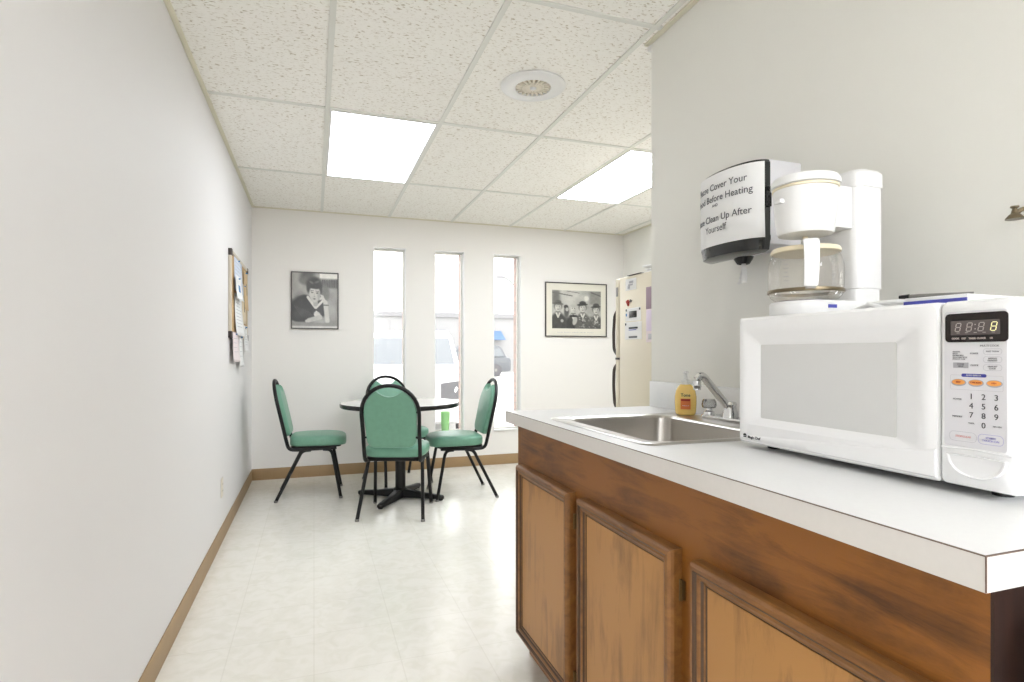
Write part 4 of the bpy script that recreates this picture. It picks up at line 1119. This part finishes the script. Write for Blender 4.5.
b = MB(); b.prism([(-.045, .012), (-.02, .022), (-.012, .008), (-.03, .0)], -.001, -.004, f=lambda a, c, d_: (d_, a, c)); b.build('leaf', 'dark_brown', t, smooth=False)
on_fridge('kitchen_timer', 'white magnetic timer with a dark display on the refrigerator side', 'timer', 3.268, 3.462, 1.352, 1.440, 'paper',
          [('display', 'black_plastic', .25, .25, .75, .75), ('pin', 'ink', .02, .05, .1, .22), ('pin', 'ink', .9, .05, .98, .22), ('mark', 'ink_blue', .03, .4, .1, .6)])
on_fridge('notice_card', 'white notice card with two dark printed lines below the timer on the refrigerator', 'notice', 3.258, 3.470, 1.228, 1.346, 'paper',
          [('printed_line', 'ink', .25, .30, .78, .40), ('printed_line', 'ink', .25, .82, .75, .92), ('pin', 'ink', .02, .05, .09, .18), ('printed_line', 'blue_print', .25, .44, .7, .48)])
on_fridge('photo_strip', 'tall pale pink poster with purple top at the near edge of the refrigerator side', 'poster', 3.06, 3.205, 1.205, 1.560, 'paper_pink',
          [('picture', 'mauve_print', .02, .0, .98, .40), ('picture', 'lilac_print', .05, .42, .95, .80), ('printed_line', 'pale_print', .2, .85, .7, .95)])
t = thing('paper_pile', 'loose pile of white papers on top of the refrigerator', 'papers', (2.14, 3.12, FZ))
for k, (dx, dy, r, z) in enumerate(((0, 0, 0, .001), (.01, .02, 9, .012), (-.01, -.01, -7, .024), (.0, .03, 14, .036), (.02, 0, -16, .05))):
    mx = Matrix.Translation((dx, dy, z)) @ Matrix.Rotation(math.radians(r), 4, 'Z') @ Matrix.Rotation(math.radians(2.0 * (k % 3)), 4, 'X'); b = MB()
    b.box((-.09, -.12, 0), (.10, .12, .010), .002, mx=mx); b.build('sheaf', 'paper', t)
t = thing('clipboard', 'thin dark clipboard sticking out under the papers on the refrigerator', 'clipboard', (2.10, 3.33, FZ))
b = MB(); b.box((-.08, -.07, .0006), (.06, .10, .0046), .001); b.build('board', 'dark_brown', t)
b = MB(); b.box((-.03, .06, .005), (.02, .09, .011), .002); b.build('clip', 'grey_metal', t)

# ------------------------------------------------------------------ bin added out of view to keep light off the cabinet's near end
t = thing('shade_bin', 'dark brown bin added out of view to shade the near end of the cabinet', 'bin', (1.02, .215, 0))
def bin_ring(w, d, z, r=.04): return [(a, c, z) for a, c in rrect(-w, -d, w, d, r, 5)]
b = MB(); b.loft([bin_ring(.245, .135, 0), bin_ring(.25, .14, .01), bin_ring(.275, .165, .80), bin_ring(.283, .172, .81), bin_ring(.283, .172, .83), bin_ring(.262, .152, .83), bin_ring(.235, .125, .02)]); b.build('bin_body', 'dark_brown', t)
b = MB(); b.loft([bin_ring(.279, .169, .831), bin_ring(.279, .169, .85), bin_ring(.24, .13, .895), bin_ring(.20, .10, .90)]); ld = b.build('bin_lid', 'dark_brown', t)
b = MB(); b.box((-.14, -.06, .9005), (.14, .06, .906), .002); b.build('swing_flap', 'black_plastic', ld)

# ------------------------------------------------------------------ outside the windows
GZ = -.12
b = MB(); b.box((-40, YB + .24, GZ - .1), (60, 90, GZ)); b.build('parking_lot', 'asphalt', kind='structure')
def make_car(name, label, loc, rz, paint):
    t = thing(name, label, 'car', loc, rz)
    # local: nose towards -y, length 4.6, width 1.8
    def sec(y, hw_, zb, zs, zt, tw):
        return [(-hw_ * .92, y, zb), (hw_ * .92, y, zb), (hw_, y, (zb + zs) / 2), (hw_ * .97, y, zs), (tw, y, zt), (-tw, y, zt), (-hw_ * .97, y, zs), (-hw_, y, (zb + zs) / 2)]
    b = MB()
    b.loft([sec(0, .66, .32, .55, .60, .5), sec(.10, .80, .26, .68, .78, .68), sec(.35, .88, .24, .84, .93, .74), sec(1.0, .91, .24, .96, 1.03, .74), sec(1.25, .92, .24, 1.0, 1.06, .74),
            sec(4.2, .92, .24, 1.02, 1.05, .76), sec(4.52, .88, .28, .98, 1.02, .72), sec(4.62, .80, .36, .85, .88, .66)])
    b.build('body', paint, t, ang=40)
    b = MB()
    b.loft([[(-.78, 1.18, 1.03), (.78, 1.18, 1.03), (.76, 4.35, 1.03), (-.76, 4.35, 1.03)], [(-.68, 1.75, 1.52), (.68, 1.75, 1.52), (.66, 4.12, 1.55), (-.66, 4.12, 1.55)], [(-.60, 1.95, 1.64), (.60, 1.95, 1.64), (.58, 3.95, 1.66), (-.58, 3.95, 1.66)]])
    b.build('cabin', paint, t, ang=30)
    b = MB(); pts = [(-.70, 1.245, 1.07), (.70, 1.245, 1.07), (.62, 1.735, 1.50), (-.62, 1.735, 1.50)]
    b.loft([[(x, y - .012, z + .012) for x, y, z in pts], [(x, y - .004, z + .002) for x, y, z in pts]]); b.build('windscreen', 'car_glass', t, smooth=False)
    for s in (-1, 1):
        for ya, yb, yc, yd in ((1.50, 2.60, 2.58, 1.86), (2.70, 3.55, 3.50, 2.70), (3.65, 4.22, 4.02, 3.62)):
            q_ = [(s * .772, ya, 1.08), (s * .768, yb, 1.08), (s * .68, yc, 1.50), (s * .685, yd, 1.50)]
            b = MB(); b.loft([[(x + s * .014, y, z) for x, y, z in q_], [(x + s * .002, y, z) for x, y, z in q_]]); b.build('side_window', 'car_glass', t, smooth=False)
        b = MB(); b.loft([[(s * .46, .12, .60), (s * .82, .22, .62), (s * .82, .32, .86), (s * .46, .18, .82)], [(s * .46, -.03, .60), (s * .88, .08, .62), (s * .88, .20, .88), (s * .46, .05, .83)]]); b.build('headlamp', 'lamp_glass', t, ang=20)
        b = MB(); b.box((s * 1.0 - .09, 1.42, 1.05), (s * 1.0 + .09, 1.52, 1.18), .03); b.build('mirror', paint, t)
        for y in (.86, 3.72):
            b = MB(); b.lathe([(.20, -.11), (.32, -.11), (.345, -.07), (.345, .07), (.32, .11), (.20, .11)], 28, c=(s * .82, y, .345), axis='x'); wl = b.build('wheel', 'tyre', t)
            b = MB(); b.lathe([(.205, .08), (.19, .10), (.06, .112), (.001, .115)] if s > 0 else [(.205, -.08), (.19, -.10), (.06, -.112), (.001, -.115)], 20, c=(s * .82, y, .345), axis='x', cap0=False); b.build('hub_cap', 'grey_metal', wl)
    b = MB(); b.box((-.45, -.015, .50), (.45, .06, .62), .01); b.build('grille', 'lamp_glass', t)
    b = MB(); b.box((-.72, -.05, .30), (.72, .12, .46), .03); b.build('bumper', paint, t)
    return t
make_car('parked_car', 'white car parked nose-in close outside the windows', (1.22, 7.93, GZ), math.radians(-11), 'car_white')
make_car('parked_car', 'silver car parked across the lot, seen through the right window', (5.45, 30.0, GZ), math.radians(-90), 'car_grey')
t = thing('shop_building', 'pale low building across the parking lot outside the windows', 'building', (8, 36, GZ))
b = MB(); b.box((-30, 0, 0), (30, 8, 3.55)); b.build('facade', 'far_wall', t, smooth=False)
b = MB(); b.box((-30.1, -.15, 3.55), (30.1, 8.1, 3.85)); b.build('roof_coping', 'far_roof', t, smooth=False)
for x in (-.6, 3.2):
    b = MB(); b.loft([[(x - .5, -.02, 2.12), (x + .5, -.02, 2.12), (x + .5, -.02, 2.72), (x - .5, -.02, 2.72)], [(x - .62, -.7, 2.12), (x + .62, -.7, 2.12), (x + .55, -.65, 2.25), (x - .55, -.65, 2.25)]]); b.build('awning', 'awning', t, smooth=False)
t = thing('street_lamp', 'thin pale street lamp pole across the lot in the right window', 'street lamp', (9.3, 26.0, GZ))
b = MB(); b.tube(smooth_path([(0, 0, 0), (0, 0, 3.6), (-.15, 0, 4.6), (-.7, 0, 4.9)], .4, 5), .05, 8); b.build('pole', 'far_roof', t)
b = MB(); b.box((-1.1, -.1, 4.84), (-.65, .1, 4.95), .02); b.build('lamp_head', 'far_roof', t)
